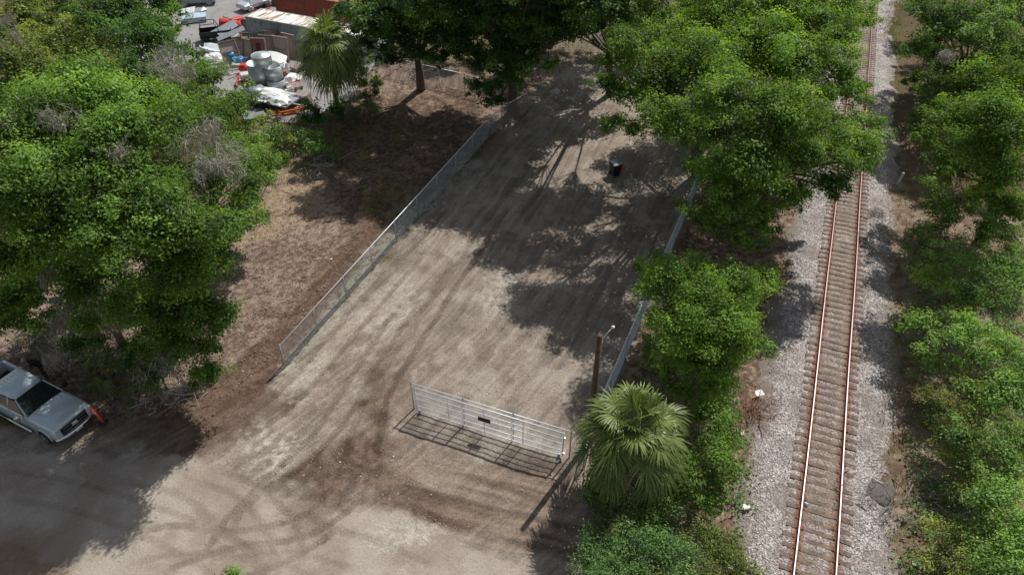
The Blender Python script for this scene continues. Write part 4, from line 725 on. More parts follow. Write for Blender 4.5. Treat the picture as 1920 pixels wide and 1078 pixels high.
SH = [('scraggly bush on the litter bank below the back palm', (600, 290), [(590, 270, 1.2, 36), (620, 285, .8, 24), (560, 260, 1.2, 24)], LEAF_SHRUB, 0, .2),
      ('dark low bush at the foot of the back palm', (650, 230), [(640, 215, 1.2, 40), (585, 200, 1.3, 26), (690, 190, 1.2, 26), (600, 225, 1.0, 30)], LEAF_DARK, 0, .22),
      ('weedy green bush at the scrapyard edge below the trailer', (530, 270), [(500, 230, 1.2, 26), (530, 262, 1.4, 30), (500, 275, 1.6, 28), (560, 232, .9, 22)], LEAF_OLIVE, .1, .2),
      ('dark shrub behind the back palm, beside the grey container end', (700, 150), [(690, 130, 1.8, 28), (705, 160, 1.2, 20), (672, 160, 1.6, 22)], LEAF_DARK, -.05, .24)]
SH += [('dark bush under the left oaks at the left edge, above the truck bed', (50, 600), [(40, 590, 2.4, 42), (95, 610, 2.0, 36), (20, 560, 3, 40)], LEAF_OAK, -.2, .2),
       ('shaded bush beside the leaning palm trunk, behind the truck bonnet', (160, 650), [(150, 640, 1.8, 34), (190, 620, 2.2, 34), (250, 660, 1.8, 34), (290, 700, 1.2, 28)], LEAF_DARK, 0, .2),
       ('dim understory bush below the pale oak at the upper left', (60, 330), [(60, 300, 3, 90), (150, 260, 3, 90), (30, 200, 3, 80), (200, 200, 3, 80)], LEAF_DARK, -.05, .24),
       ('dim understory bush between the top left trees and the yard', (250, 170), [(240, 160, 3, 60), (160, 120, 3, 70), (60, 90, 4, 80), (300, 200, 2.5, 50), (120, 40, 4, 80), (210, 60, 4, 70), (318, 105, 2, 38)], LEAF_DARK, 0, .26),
       ('dense leafy growth filling the edge of the wood left of the yard', (380, 210), [(370, 150, 2.5, 50), (410, 240, 2.5, 50), (350, 230, 2.5, 50), (440, 210, 1.5, 34), (360, 125, 2, 30), (318, 65, 3, 30)], LEAF_OAK, 0, .22),
       ('broad dark thicket closing the far end of the lot at the top', (1000, 60), [(720, 60, 2, 46), (830, 80, 2, 50), (900, 60, 2.5, 50), (980, 70, 2.5, 44), (1050, 40, 2.5, 44), (1130, 40, 3, 50), (770, 30, 3, 60), (1190, 60, 3, 50)], LEAF_DARK, -.1, .26),
       ('brushy growth behind the rails at the top right corner', (1760, 60), [(1730, 20, 3, 46), (1800, 60, 3, 60), (1880, 100, 3, 60), (1730, 90, 1.6, 36), (1790, 200, 1.6, 50), (1860, 200, 2.4, 60), (1720, 160, 1, 28), (1910, 20, 4, 60)], LEAF_DARK, -.05, .24),
       ('low growth under the broad oak left of the far rails', (1540, 140), [(1480, 130, 2, 60), (1550, 90, 2, 50), (1400, 130, 3, 70), (1300, 60, 3, 70), (1580, 40, 2, 36), (1560, 180, 1.4, 34), (1380, 330, 1.4, 50), (1430, 420, 1, 34), (1330, 420, 1.2, 34)], LEAF_DARK, 0, .22)]
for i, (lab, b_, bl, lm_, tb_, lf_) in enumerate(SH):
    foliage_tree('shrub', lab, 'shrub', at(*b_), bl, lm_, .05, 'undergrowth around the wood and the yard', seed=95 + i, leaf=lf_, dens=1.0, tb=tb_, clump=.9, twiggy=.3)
foliage_tree('sapling', 'cut leafy twig tip poking into the bottom edge of the picture', 'sapling', at(440, 1095), [(435, 1075, 1.0, 13), (450, 1095, .8, 16)], LEAF_LIME, .02, seed=120, leaf=.10, dens=1)

# --- palms
def frond(mb, o, az, el, plen, fan, r, tint0, nl=34, pet=None, droop=1.):
    """costapalmate leaf: arching stalk, then narrow leaflets fanned round its tip with hanging ends"""
    d = np.array([math.cos(az) * math.cos(el), math.sin(az) * math.cos(el), math.sin(el)]); g = np.array([0, 0, -1.])
    pts = [o + d * plen * f + g * droop * .38 * plen * f * f for f in np.linspace(0, 1, 5)]; (pet or mb).tube(pts, [.028, .02, .016, .013, .011], 4, cap=False, tint=.75, smooth=False)
    tip = pts[-1]; ax = pts[-1] - pts[-2]; ax /= np.linalg.norm(ax); sd_ = np.cross(ax, [0, 0, 1]); sd_ /= np.linalg.norm(sd_) + 1e-9; up_ = np.cross(sd_, ax)
    for a in np.linspace(-1.95, 1.95, nl):
        a_ = a + r.normal() * .05; L = fan * (1 - .12 * abs(a_)) * r.uniform(.85, 1.08); fd = ax * math.cos(a_) + sd_ * math.sin(a_) + up_ * .22 * (abs(a_) * .5 + .2); fd /= np.linalg.norm(fd)
        st = tip + ax * .18 * fan * max(0, math.cos(a_)) ; V = []; w = .021 * fan / .9
        n_ = np.cross(fd, up_); n_ /= np.linalg.norm(n_) + 1e-9; dr = r.uniform(.4, 1.25) * droop
        for f, ww in ((0, .45), (.33, 1.), (.62, .85), (.84, .5), (1., .06)):
            c = st + fd * L * f * (1 - .12 * f) + g * dr * L * max(0, f - .28) ** 1.7; V += [c - n_ * w * ww + up_ * .012, c + n_ * w * ww]
        tt = np.clip(tint0 + r.normal() * .12, 0, 1); mb.add(V, [(2 * k, 2 * k + 1, 2 * k + 3, 2 * k + 2) for k in range(4)], 0, tt)
def palm(label, base, H, plen, fan, n, seed, name='sabal_palm', lean=(0, 0), dead=12, group=None, lm=None, nl=34, tr_=.17):
    r = np.random.RandomState(seed); t = thing(name, base, label, 'palm', group); top = np.array([lean[0], lean[1], H]); cr = MB(); dd_ = MB()
    if H > .5:
        tk = MB(); P = [np.array([lean[0], lean[1], 0]) * f * f + np.array([0, 0, H * f]) for f in np.linspace(-.03, 1, 14)]; tk.tube(P, [tr_ * (1.15 - .15 * i / 13) * (1 + .05 * (i % 2)) for i in range(14)], 12)
        for k in range(int(H * 7)):                                   # boots: old leaf bases
            f = r.uniform(.35, 1); p = np.array([lean[0], lean[1], 0]) * f * f + np.array([0, 0, H * f]); a = r.uniform(0, 6.28); dv = np.array([math.cos(a), math.sin(a), 0]); tk.tube([p + dv * tr_ * .8, p + dv * (tr_ + .12) + [0, 0, .16]], [.045, .02], 4)
        tk.build('trunk', BARKP, t)
    for k in range(n):
        f = (k + .5) / n; el = R(80) - R(112) * f ** .9 + r.normal() * .17; az = k * 2.399 + r.normal() * .3
        frond(cr, top + np.array([0, 0, .25 * (1 - f)]), az, el, plen * (.6 + .45 * f) * r.uniform(.75, 1.15), fan * r.uniform(.75, 1.08), r, (.62 if H < 5 else .85) - .25 * f + r.normal() * .1, nl, droop=.55 + .6 * f)
    cr.build('crown', lm or PALM, t)
    for k in range(dead): frond(dd_, top - np.array([0, 0, .1]), r.uniform(0, 6.28), R(-46) + r.normal() * .2, plen * .95, fan * .9, r, .4, 18, droop=.5)
    if dead: dd_.build('dead_fronds', DEADF, t)
    return t
palm('large sabal palm in front, its round fan leaved crown hiding the pole foot', at(1190, 800, 4.6) * [1, 1, 0], 4.4, 1.65, 1.28, 60, 5, nl=38, dead=12)
palm('tall sabal palm at the back beside the grey container, with a brown skirt', at(612, 76, 6.4) * [1, 1, 0], 6.2, 1.75, 1.75, 64, 6, nl=26, dead=30)
palm('small palmetto with yellowish fans at the foot of the left wood', at(205, 715), .9, .95, 1.05, 14, 7, 'palmetto', dead=2, lm=PALM, nl=26)
palm('little bright palmetto right of the leaning palm trunk', at(272, 735), .5, .7, .85, 12, 8, 'palmetto', dead=3, nl=24)
palm('dark palmetto in the shade behind the truck', at(75, 640), .4, .9, 1.0, 10, 9, 'palmetto', dead=2, nl=24)
palm('palmetto at the top of the shaded yard, right of the back palm', at(690, 205), .4, 1.0, 1.1, 10, 10, 'palmetto', dead=2, nl=22)
# leaning palm trunk that goes up into the left oak
lp = at(238, 665); lt = at(170, 540, 6.0) - lp
t_ = thing('leaning_palm', lp, 'leaning brown palm trunk with dead hanging fronds under the left oaks', 'palm')
MB().tube([V_ * 1. for V_ in bez(np.array([0, 0, -.2]), lt * .5 + [.2, .0, 0], lt, 14)], [.19 * (1 + .05 * (i % 2)) for i in range(14)], 12).build('trunk', mat('palm_bark_light', (.26, .17, .11), .9, var=.35, scale=10, bmp=.6), t_)
dd_ = MB(); r_ = np.random.RandomState(77)
for k in range(26): frond(dd_, lt + r_.normal(size=3) * .15, r_.uniform(0, 6.28), R(-50) + r_.normal() * .3, 1.0, 1.0, r_, .3, 16, droop=.8)
dd_.build('dead_fronds', DEADF, t_)
cr = MB()
for k in range(16): frond(cr, lt + np.array([0, 0, .2]), k * 2.4, R(70 - 5.5 * k), 1.0, 1.0, r_, .4, 26)
cr.build('crown', PALM, t_)

# ------------------------------------------------------------------ the scrapyard beyond the left wood
me = bpy.data.meshes.new('yard_pavement'); PV = [at(*p, .10) for p in [(150, -70), (800, -70), (720, 100), (650, 190), (560, 232), (470, 226), (430, 200), (250, 110)]]
me.from_pydata([tuple(p) for p in PV], [], [tuple(range(len(PV)))]); me.update(); me.flip_normals() if me.polygons[0].normal.z < 0 else None
m, t, b, o = nt('yard_asphalt'); pos = node(t, 'ShaderNodeNewGeometry').outputs['Position']
cc = mixc(t, noise_fac(t, .35, 8, .65, pos), (.20, .19, .18), (.36, .345, .33)); cc = mixc(t, mapr(t, noise_fac(t, 1.1, 8, .75, pos), .52, .66, 0, .7), cc, (.15, .13, .11)); t.links.new(cc, b.inputs['Base Color']); b.inputs['Roughness'].default_value = .9
me.materials.append(m); yo = bpy.data.objects.new('yard_pavement', me); col.objects.link(yo); yo['kind'] = 'structure'
YZ = .10
def yat(px, py): return at(px, py, YZ)
def container(label, p0, p1, width, m_side, m_roof, H=2.6, z0=YZ, cat='container'):
    """corrugated shipping container: near long side runs p0 -> p1"""
    d = (p1 - p0)[:2]; L = np.linalg.norm(d); rz = math.atan2(d[1], d[0]); t = thing('shipping_container', (p0[0], p0[1], z0), label, cat, rz=rz)
    def corr(a, b_, mb):
        a = np.array(a, float); b_ = np.array(b_, float); l = np.linalg.norm(b_ - a); dd = (b_ - a) / l; nn = np.array([dd[1], -dd[0]]); n = int(l / .28); V = []
        for k in range(n):
            for f, o_ in ((0, 0), (.25, 0), (.5, -.045), (.75, -.045)): q = a + dd * (k + f) * l / n + nn * o_; V.append(q)
        V.append(b_); k_ = len(V); VV = [(v[0], v[1], .15) for v in V] + [(v[0], v[1], H - .1) for v in V]; mb.add(VV, [(i, i + 1, k_ + i + 1, k_ + i) for i in range(k_ - 1)])
    w = MB(); corr((.08, .03), (L - .08, .03), w); corr((L - .03, .08), (L - .03, width - .08), w); corr((L - .08, width - .03), (.08, width - .03), w); corr((.03, width - .08), (.03, .08), w); w.build('wall', m_side, t)
    f = MB()
    for x in (.06, L - .06):
        for y in (.06, width - .06): f.box((x, y, H / 2), (.14, .14, H))
    for y in (.05, width - .05):
        for z in (.08, H - .06): f.box((L / 2, y, z), (L - .262, .1, .12))
    for x in (.05, L - .05):
        for z in (.08, H - .06): f.box((x, width / 2, z), (.1, width - .262, .12))
    f.build('frame', m_side, t); r_ = MB(); n = int(L / .45); V = []
    for k in range(n + 1):
        for e in (0, 1): x = .12 + (L - .24) * min(1, (k + e * .5) / n); V.append((x, .1, H - .02 + .02 * e)); V.append((x, width - .1, H - .02 + .02 * e))
    r_.add(V, [(2 * k, 2 * k + 2, 2 * k + 3, 2 * k + 1) for k in range(len(V) // 2 - 1)]); r_.build('roof', m_roof, t)
    return t
def roofmat(name, a, b_, lo=.5, hi=.56):
    m, t, b, o = nt(name); tc = node(t, 'ShaderNodeTexCoord').outputs['Object']; mp = node(t, 'ShaderNodeMapping'); mp.inputs['Scale'].default_value = (1.6, .22, 1); t.links.new(tc, mp.inputs[0])
    t.links.new(mixc(t, mapr(t, noise_fac(t, 1.4, 7, .7, mp.outputs[0]), lo, hi, 0, 1), a, b_), b.inputs['Base Color']); b.inputs['Roughness'].default_value = .75; return m
c0 = at(459, 31, 2.7); c1 = at(678, 70, 2.7)
container('long grey blue corrugated container with a rust striped white roof behind the back palm', c0, c1, 2.44, mat('container_grey', (.36, .42, .46), .6, .2, .12, 2, c2=(.24, .25, .25)), roofmat('roof_white_rust', (.80, .78, .72), (.32, .20, .11)))
c2 = at(517, 14, 1.4); dcc = (c1 - c0) / np.linalg.norm((c1 - c0)[:2]); c2[2] = 0
container('rusty red container behind the grey one at the top edge', c2, c2 + dcc * 10.5, 2.44, mat('container_red', (.34, .085, .05), .75, .1, .25, 2, c2=(.20, .10, .06)), roofmat('roof_red_rust', (.42, .16, .10), (.22, .11, .07)), H=2.9)
WHT = mat('white_plastic', (.78, .78, .76), .5, var=.08); REDP = mat('red_plastic', (.60, .045, .03), .45, var=.15); BLKP = mat('black_scrap', (.02, .022, .025), .5, var=.3); GRYM = mat('grey_sheet', (.30, .32, .34), .5, .4, .15)
def rotz(v, a): c, s_ = math.cos(a), math.sin(a); return (v[0] * c - v[1] * s_, v[0] * s_ + v[1] * c, v[2])
# weathered brown frames (cabinet-like, panelled), each one a thing
FRB = mat('brown_frame', (.28, .215, .18), .75, var=.2, scale=3, c2=(.20, .14, .12)); FRP = mat('brown_panel', (.40, .33, .30), .7, var=.2); FRR = mat('maroon_panel', (.26, .12, .12), .7, var=.2)
def panel_frame(px, py, w, h, rx, rz, label, red=False, two=False):
    w *= 1.2; h *= 1.2; t = thing('panelled_frame', yat(px, py), label, 'wooden frame', 'brown panelled frames leaning in the scrapyard', rz)
    e = Euler((rx, 0, 0)).to_matrix(); fr = MB(); T = .1; D = .22
    for c, d in (((-w / 2 + T / 2, 0, h / 2), (T, D, h)), ((w / 2 - T / 2, 0, h / 2), (T, D, h)), ((0, 0, T / 2), (w - 2 * T, D, T)), ((0, 0, h - T / 2), (w - 2 * T, D, T))) + ((((0, 0, h / 2), (w - 2 * T, D * .8, T)),) if two else ()):
        cc = e @ Vector(c); fr.box(tuple(cc), d, (rx, 0, 0))
    fr.build('frame', FRB, t); pn = MB(); cc = e @ Vector((0, .03, h / 2)); pn.box(tuple(cc), (w - 2 * T + .01, .04, h - 2 * T + .01), (rx, 0, 0)); pn.build('panel', FRR if red else FRP, t)
    if red: 
        cc = e @ Vector((0, -.01, h / 2)); MB().bbox(tuple(cc), (w * .3, .05, h * .55), .02, (rx, 0, 0)).build('slot', mat('dark_slot', (.10, .02, .03), .6), t)
    return t
PF = [(438, 118, 1.35, 1.7, -.55, .55, 'brown frame with two pink panels lying tilted at the left end of the heap', False, True), (466, 112, 1.3, 1.5, -.35, -.5, 'pale frame leaning the other way beside the two panelled frame', False, False),
      (488, 114, 1.2, 1.7, -.2, -.1, 'brown frame with a maroon centre, foremost in its row', True, False), (500, 106, 1.2, 1.6, -.25, -.2, 'brown frame standing just behind the maroon centred one', False, False),
      (507, 98, 1.2, 1.6, -.3, -.25, 'second frame of the leaning row, right of the maroon centred one', False, False), (512, 90, 1.3, 1.5, -.3, -.2, 'farthest frame of the leaning row, close to the container', False, False),
      (528, 116, 1.4, 1.9, -.18, -.35, 'tall open frame beside the back palm with a cross bar', False, True), (541, 108, 1.3, 1.8, -.2, -.5, 'frame half hidden by the left edge of the back palm', False, False),
      (470, 84, 1.5, 1.1, -.9, .1, 'flat lying brown frame at the back left of the heap', False, False), (484, 82, 1.4, 1.0, -1.0, .3, 'low brown frame lying against the upright one by the container', False, True),
      (473, 72, 1.5, 1.5, -.15, -.15, 'upright frame right against the left end of the grey container', False, False), (520, 78, 1.3, 1.2, -.6, -.2, 'frame tipped back against the grey container wall', False, False),
      (450, 88, 1.3, 1.0, -1.1, .7, 'frame lying nearly flat behind the blue drum', False, False), (490, 92, 1.3, 1.2, -.7, .05, 'frame sagging in the middle of the heap between the rows', False, False)]
for a_ in PF: panel_frame(*a_)
for a_ in [(533, 98, 1.3, 1.5, -.5, .2, 'frame lying back between the tall open one and the container', False, True), (506, 124, 1.2, 1.2, -.9, -.5, 'frame lying flat at the foot of the leaning row', False, False), (455, 104, 1.2, 1.3, -.6, .1, 'dusty frame between the blue drum and the pale leaning one', False, True)]: panel_frame(*a_)
# galvanised tanks
TANK = mat('tank_steel', (.56, .60, .61), .42, .6, .14, 3)
def tank(px, py, z, rad, h, label, open_=True, cone=False):
    t = thing('steel_tank', yat(px, py) + np.array([0, 0, z]), label, 'tank', 'round steel tanks stacked in the scrapyard'); q = MB()
    if open_: q.lathe([(rad * .97, .02), (rad, 0), (rad, h), (rad * .96, h), (rad * .95, .06), (.01, .05)], 32, closed=False)
    else: q.lathe([(.01, 0), (rad, 0), (rad, h), (rad * .99, h + .02), (.02, h + .16)], 32, closed=False)
    q.build('shell', TANK, t); rm = MB().tube([(rad * 1.0 * math.cos(a), rad * math.sin(a), h) for a in np.linspace(0, 2 * math.pi, 33)], .03, 6, cap=False); rm.build('rim', TANK, t); return t
tank(492, 166, 0, .86, 2.3, 'tall open steel tank, the biggest of the stacked ones'); tank(521, 170, 0, .78, 1.0, 'low open steel tank at the right, the front one')
tank(520, 168, 1.0, .72, 1.1, 'shiny middle steel tank set on the low right one'); tank(504, 168, 2.33, .82, .75, 'flat lidded drum perched on top of the tall tank', False)
# trailer under white sheets
tr_ = thing('flatbed_trailer', yat(500, 205), 'two wheeled trailer heaped with crumpled white sheets, below the steel tanks', 'trailer', rz=-.42)
MB().box((0, .9, .55), (4.2, 1.9, .12)).box((2.5, .9, .5), (1.0, .12, .1)).build('bed', mat('trailer_grey', (.35, .36, .37), .6, .3), tr_)
for x in (-.45, .45):
    MB().lathe([(.18, -.1), (.33, -.1), (.35, 0), (.33, .1), (.18, .1)], 20, (x - .6, -.12, .35), rot=(R(90), 0, 0)).build('wheel', mat('tyre', (0, 0, 0)), tr_)
    MB().box((x - .6, -.12, .74), (.8, .26, .04)).build('mudguard', WHT, tr_)
def crumple(nm, c, sx, sy, h, seed, m_, parent=None, lab=None, cat=None, rz=0, grp=None, n=10):
    r = np.random.RandomState(seed); xs = np.linspace(-1, 1, n); Xg, Yg = np.meshgrid(xs, xs); rr = np.maximum(abs(Xg), abs(Yg)) * (1 + .35 * (vnoise(Xg * 2 + seed, Yg * 2, seed) - .5))
    Zg = h * (1 - sstep(.45, 1.05, rr)) * (.5 + fbm(Xg * 1.6 + seed, Yg * 1.6, seed, 3)) + .10 * (fbm(Xg * 4, Yg * 4, seed + 2, 2) - .5)
    P = np.stack([Xg * sx * (1 + .15 * np.sin(Yg * 5 + seed)), Yg * sy * (1 + .12 * np.sin(Xg * 6)), Zg], -1).reshape(-1, 3); V = np.vstack([P, P - [0, 0, .03]]); k = n * n
    F = [(i * n + j, i * n + j + 1, i * n + n + j + 1, i * n + n + j) for i in range(n - 1) for j in range(n - 1)]; F2 = [tuple(k + q for q in f[::-1]) for f in F]
    rim = [j for j in range(n)] + [i * n + n - 1 for i in range(1, n)] + [(n - 1) * n + j for j in range(n - 2, -1, -1)] + [i * n for i in range(n - 2, 0, -1)]; F3 = [(rim[i], k + rim[i], k + rim[(i + 1) % len(rim)], rim[(i + 1) % len(rim)]) for i in range(len(rim))]
    o = MB().add(V, F + F2 + F3, 0).build(nm, m_, parent, c, (0, 0, rz)); 
    if lab: tag(o, lab, cat, grp)
    return o
crumple('tarpaulin', tuple(yat(500, 192) + np.array([.2, 0, .66])), 2.1, 1.1, .42, 3, WHT, lab='crumpled white sheeting spread over the trailer', cat='tarpaulin', rz=-.35)
crumple('tarpaulin', tuple(yat(522, 203) + np.array([0, 0, .72])), 1.2, .7, .35, 8, WHT, lab='smaller white sheet hanging off the right end of the trailer', cat='tarpaulin', rz=-.6)
MB().lathe([(.75, 0), (.75, .05), (.02, .07)], 24).build('disc', GRYM, None, tuple(yat(484, 190) + np.array([0, 0, 1.12])), (.05, .05, 0)); d_ = bpy.data.objects['disc']; d_.name = 'round_cover'; tag(d_, 'flat round grey cover lying on the white sheets by the tanks', 'cover')
crumple('canvas_heap', tuple(yat(452, 128)), 1.3, .5, .4, 12, mat('beige_canvas', (.52, .47, .36), .8), lab='beige canvas heap in front of the two panelled frame', cat='canvas')
# generic pieces of scrap
def piece(nm, px, py, label, cat, fn, mt, rz=0, z=0, group='loose scrap in the yard', rot=None):
    q = MB(); fn(q); o = q.build(nm, mt, None, tuple(yat(px, py) + np.array([0, 0, z])), rot or (0, 0, rz)); return tag(o, label, cat, group)
piece('red_crate', 478, 133, 'bright red box left of the steel tanks', 'box', lambda q: (q.bbox((0, 0, .35), (1.1, .8, .6), .04), q.bbox((0, .1, .75), (1.0, .6, .2), .04)), REDP, .1)
piece('white_bathtub', 512, 128, 'curved white panel behind the steel tanks', 'scrap sheet', lambda q: q.loft([[(x, -.6, .9 + .2 * math.sin(x * 2)), (x, 0, .25), (x, .7, 1.0 + .3 * math.cos(x)), (x, .75, .95 + .3 * math.cos(x)), (x, 0, .18), (x, -.62, .82)] for x in np.linspace(-1.3, 1.3, 8)]), WHT, -.4)
piece('blue_drum', 434, 112, 'bright blue drum at the left of the frames', 'drum', lambda q: q.lathe([(.28, 0), (.3, .03), (.3, .9), (.28, .93), (.02, .92)], 20), mat('blue_plastic', (.03, .25, .50), .4), rot=(.5, .3, 0))
crumple('yellow_sack', tuple(yat(430, 92)), .45, .35, .7, 33, mat('yellow_cloth', (.75, .42, .12), .7), lab='orange and yellow sack beside the blue drum', cat='sack')
def jeep(q): q.box((0, 0, .55), (3.0, 1.5, .12)); [q.box((0, s * .72, .85), (3.0, .07, .55)) for s in (-1, 1)]; q.box((1.5, 0, .85), (.07, 1.37, .6)); q.box((-1.47, 0, .8), (.07, 1.37, .45)); [q.tube([(.4, s * .7, 1.1), (.1, s * .66, 1.85), (-1.2, s * .66, 1.85), (-1.4, s * .7, 1.1)], .045, 6) for s in (-1, 1)]; q.tube([(.1, -.66, 1.85), (.1, .66, 1.85)], .045, 6); q.tube([(-1.2, -.66, 1.85), (-1.2, .66, 1.85)], .045, 6); [q.lathe([(.18, -.1), (.36, -.1), (.36, .1), (.18, .1)], 16, (x, s * .8, .36), rot=(R(90), 0, 0)) for x in (-1, 1) for s in (-1, 1)]
piece('stripped_car_body', 408, 76, 'black stripped open car body left of the frames', 'car wreck', jeep, BLKP, .35)
REDS = [(430, 50, .2, .5, 'red bent panel at the top of the red scrap, left one'), (444, 44, 1.1, -.4, 'long red panel lying across the red scrap'), (455, 60, -.6, .9, 'red panel propped against the container corner'), (440, 56, .9, .15, 'red panel at the bottom of the red scrap above the black wreck')]
for px, py, rz, rx, lab in REDS: piece('bent_scrap', px, py, lab, 'scrap panel', lambda q: q.loft([[(x, -.45 + .1 * x, .1 * math.sin(3 * x)), (x, .1, .28 + .1 * x), (x, .5, .05), (x, .46, .0), (x, .1, .2 + .1 * x), (x, -.4, -.05)] for x in np.linspace(-.9, .9, 6)]), REDP, rot=(rx, .2, rz), z=.35, group='red scrap beside the container')
for px, py, rz, lab in ((432, 62, .9, 'white panel under the red scrap'), (457, 50, -1.1, 'white panel standing at the right of the red scrap')): piece('flat_scrap', px, py, lab, 'scrap panel', lambda q: q.bbox((0, 0, .3), (.9, .12, .7), .03), WHT, rz, group='white scrap panels')
for px, py, rz, ln, lab in ((424, 72, .75, 2.6, 'long grey metal sheet lying across the black wreck'), (438, 84, .62, 2.8, 'narrow silver beam sloping down to the white hull'), (432, 76, .9, 2.2, 'second grey sheet beside the narrow silver beam')): piece('metal_sheet', px, py, lab, 'metal sheet', lambda q: q.slab([(-ln / 2, -.25, .0), (ln / 2, -.3, .5), (ln / 2, .3, .75), (-ln / 2, .2, .2)], .05), GRYM, rz, z=.7, group='grey metal sheets')
piece('white_hull', 404, 100, 'rounded white hull with a dark hollow at the edge of the trees', 'hull', lambda q: q.loft([[(x, -w, .55), (x, -w * .7, .1), (x, w * .7, .1), (x, w, .55), (x, w * .75, .6), (x, w * .4, .32), (x, -w * .4, .32), (x, -w * .75, .6)] for x, w in ((-1.6, .35), (-1.2, .7), (0, .85), (1.1, .7), (1.6, .25))]), mat('hull_white', (.66, .70, .71), .4), -.5)
piece('camper_top', 366, 40, 'white and blue upturned truck cap alone on the pale road', 'truck cap', lambda q: (q.loft([[(x, -.8, .1), (x, -.7, .55), (x, .7, .6), (x, .8, .1), (x, .68, .12), (x, .6, .42), (x, -.6, .38), (x, -.68, .12)] for x in np.linspace(-1.15, 1.15, 4)], smooth=False), q.box((1.17, 0, .35), (.04, 1.4, .45))), mat('cap_blue', (.45, .56, .66), .4, var=.25), .35)
piece('white_sheet_piece', 352, 26, 'white broken panel behind the upturned truck cap', 'scrap sheet', lambda q: q.slab([(-.8, -.3, .1), (.7, -.5, .15), (.9, .4, .5), (-.7, .4, .35)], .06), WHT, .3)
def wreck(q): q.loft([[(x, -.8, .35), (x, -.85, .7), (x, -.6, h), (x, .6, h), (x, .85, .7), (x, .8, .35)] for x, h in ((-2, .8), (-1.3, .95), (-.9, 1.3), (.3, 1.35), (.9, .95), (2, .8))], smooth=False); [q.lathe([(.15, -.1), (.3, -.1), (.3, .1), (.15, .1)], 14, (x, s * .8, .3), rot=(R(90), 0, 0)) for x in (-1.3, 1.3) for s in (-1, 1)]
for px, py, rz, lab, m_ in ((372, 8, .2, 'grey crushed car at the top edge left of the pale road', mat('wreck_grey', (.33, .34, .34), .5, .2, .35)), (482, 14, .9, 'silver crushed car behind the white roofed container', mat('wreck_silver', (.55, .57, .58), .45, .3, .3)), (502, 4, -.3, 'dark crushed car at the top edge beside the red container', mat('wreck_dark', (.14, .14, .15), .5, .2, .4)), (348, -6, 1.0, 'white car wreck cut by the top edge near the dark trees', WHT)):
    piece('wrecked_car', px, py, lab, 'car wreck', wreck, m_, rz, group='wrecked cars at the back of the yard')
for k, (px, py, rz) in enumerate(((536, 216, -.1), (541, 212, .05), (545, 208, -.05), (550, 214, .12))):
    piece('orange_beam', px, py, ['nearest orange beam at the end of the trailer', 'second orange beam, under the farthest one', 'farthest orange beam, touching the trailer', 'orange beam lying crooked on the other ones'][k], 'beam', lambda q: (q.box((0, 0, .05), (2.2, .1, .1)), q.box((-1.08, 0, .1), (.04, .16, .2)), q.box((1.08, 0, .1), (.04, .16, .2))), mat('rack_orange', (.62, .17, .05), .6, var=.2), rz + .3, z=.03 + .1 * (k == 3) + .05 * k, group='orange rack beams')
piece('dark_slab', 478, 222, 'dark grey slab lying in the weeds below the trailer', 'slab', lambda q: q.bbox((0, 0, .2), (1.7, 1.0, .12), .02), GRYM, .45)
piece('tyre', 462, 155, 'old black tyre left of the tall tank', 'tyre', lambda q: q.lathe([(.2, 0), (.34, .02), (.37, .12), (.34, .22), (.2, .24), (.22, .12), (.2, 0)], 20, closed=False), mat('tyre', (0, 0, 0)), 0, group='old tyres'); piece('tyre', 472, 170, 'old tyre tipped against the foot of the tall tank', 'tyre', lambda q: q.lathe([(.2, 0), (.34, .02), (.37, .12), (.34, .22), (.2, .24), (.22, .12), (.2, 0)], 20, closed=False), mat('tyre', (0, 0, 0)), rot=(.9, .2, 0), z=.3, group='old tyres')
for px, py, rz, lab in ((448, 140, .2, 'curved pinkish white strip at the edge of the trees'), (455, 146, .3, 'second curved white strip, beside the old tyre')): piece('curved_strip', px, py, lab, 'strip', lambda q: q.tube([(1.1 * math.cos(a), .5 * math.sin(a), .3) for a in np.linspace(.2, 2.9, 10)], .07, 6), mat('pinkish', (.62, .50, .50), .5), rz, group='curved white strips')

# ------------------------------------------------------------------ small things on the ground
def scrap(nm, px, py, label, cat, s_, c, z=.03, seed=1, grp=None):
    r = np.random.RandomState(seed); n = 6; xs = np.linspace(-.5, .5, n); Xg, Yg = np.meshgrid(xs, xs); Zg = .25 * vnoise(Xg * 5 + seed, Yg * 5, seed) * s_
    P = np.stack([Xg * s_ * (1 + .3 * r.normal(size=Xg.shape) * .3), Yg * s_ * .8, Zg], -1).reshape(-1, 3); o = MB().add(P, [(i * n + j, i * n + j + 1, i * n + n + j + 1, i * n + n + j) for i in range(n - 1) for j in range(n - 1)]).build(nm, mat('paper_%d' % int(c[0] * 100 + c[2] * 10), c, .7, var=.05), None, tuple(at(px, py) + np.array([0, 0, z])), (0, 0, r.uniform(0, 6))); return tag(o, label, cat, grp)
scrap('paper_scrap', 1421, 744, 'white scrap of paper on the gravel edge above the heap of dry twigs', 'litter', .42, (.80, .78, .76), .25, 1)
scrap('paper_scrap', 1717, 1058, 'folded white paper in the weeds near the bottom right', 'litter', .42, (.82, .82, .84), .12, 2)
scrap('paper_scrap', 1390, 815, 'small white scrap at the edge of the shrub right of the palm', 'litter', .2, (.80, .78, .76), .15, 3)
scrap('paper_scrap', 1397, 955, 'crumpled white litter on the gravel low down', 'litter', .3, (.80, .78, .76), .22, 4)
scrap('paper_scrap', 1368, 1066, 'white scrap on the gravel among weeds at the bottom', 'litter', .3, (.80, .78, .76), .2, 5)
scrap('paper_scrap', 622, 487, 'tiny white scrap on the dark soil outside the left fence', 'litter', .1, (.85, .85, .85), .06, 6)
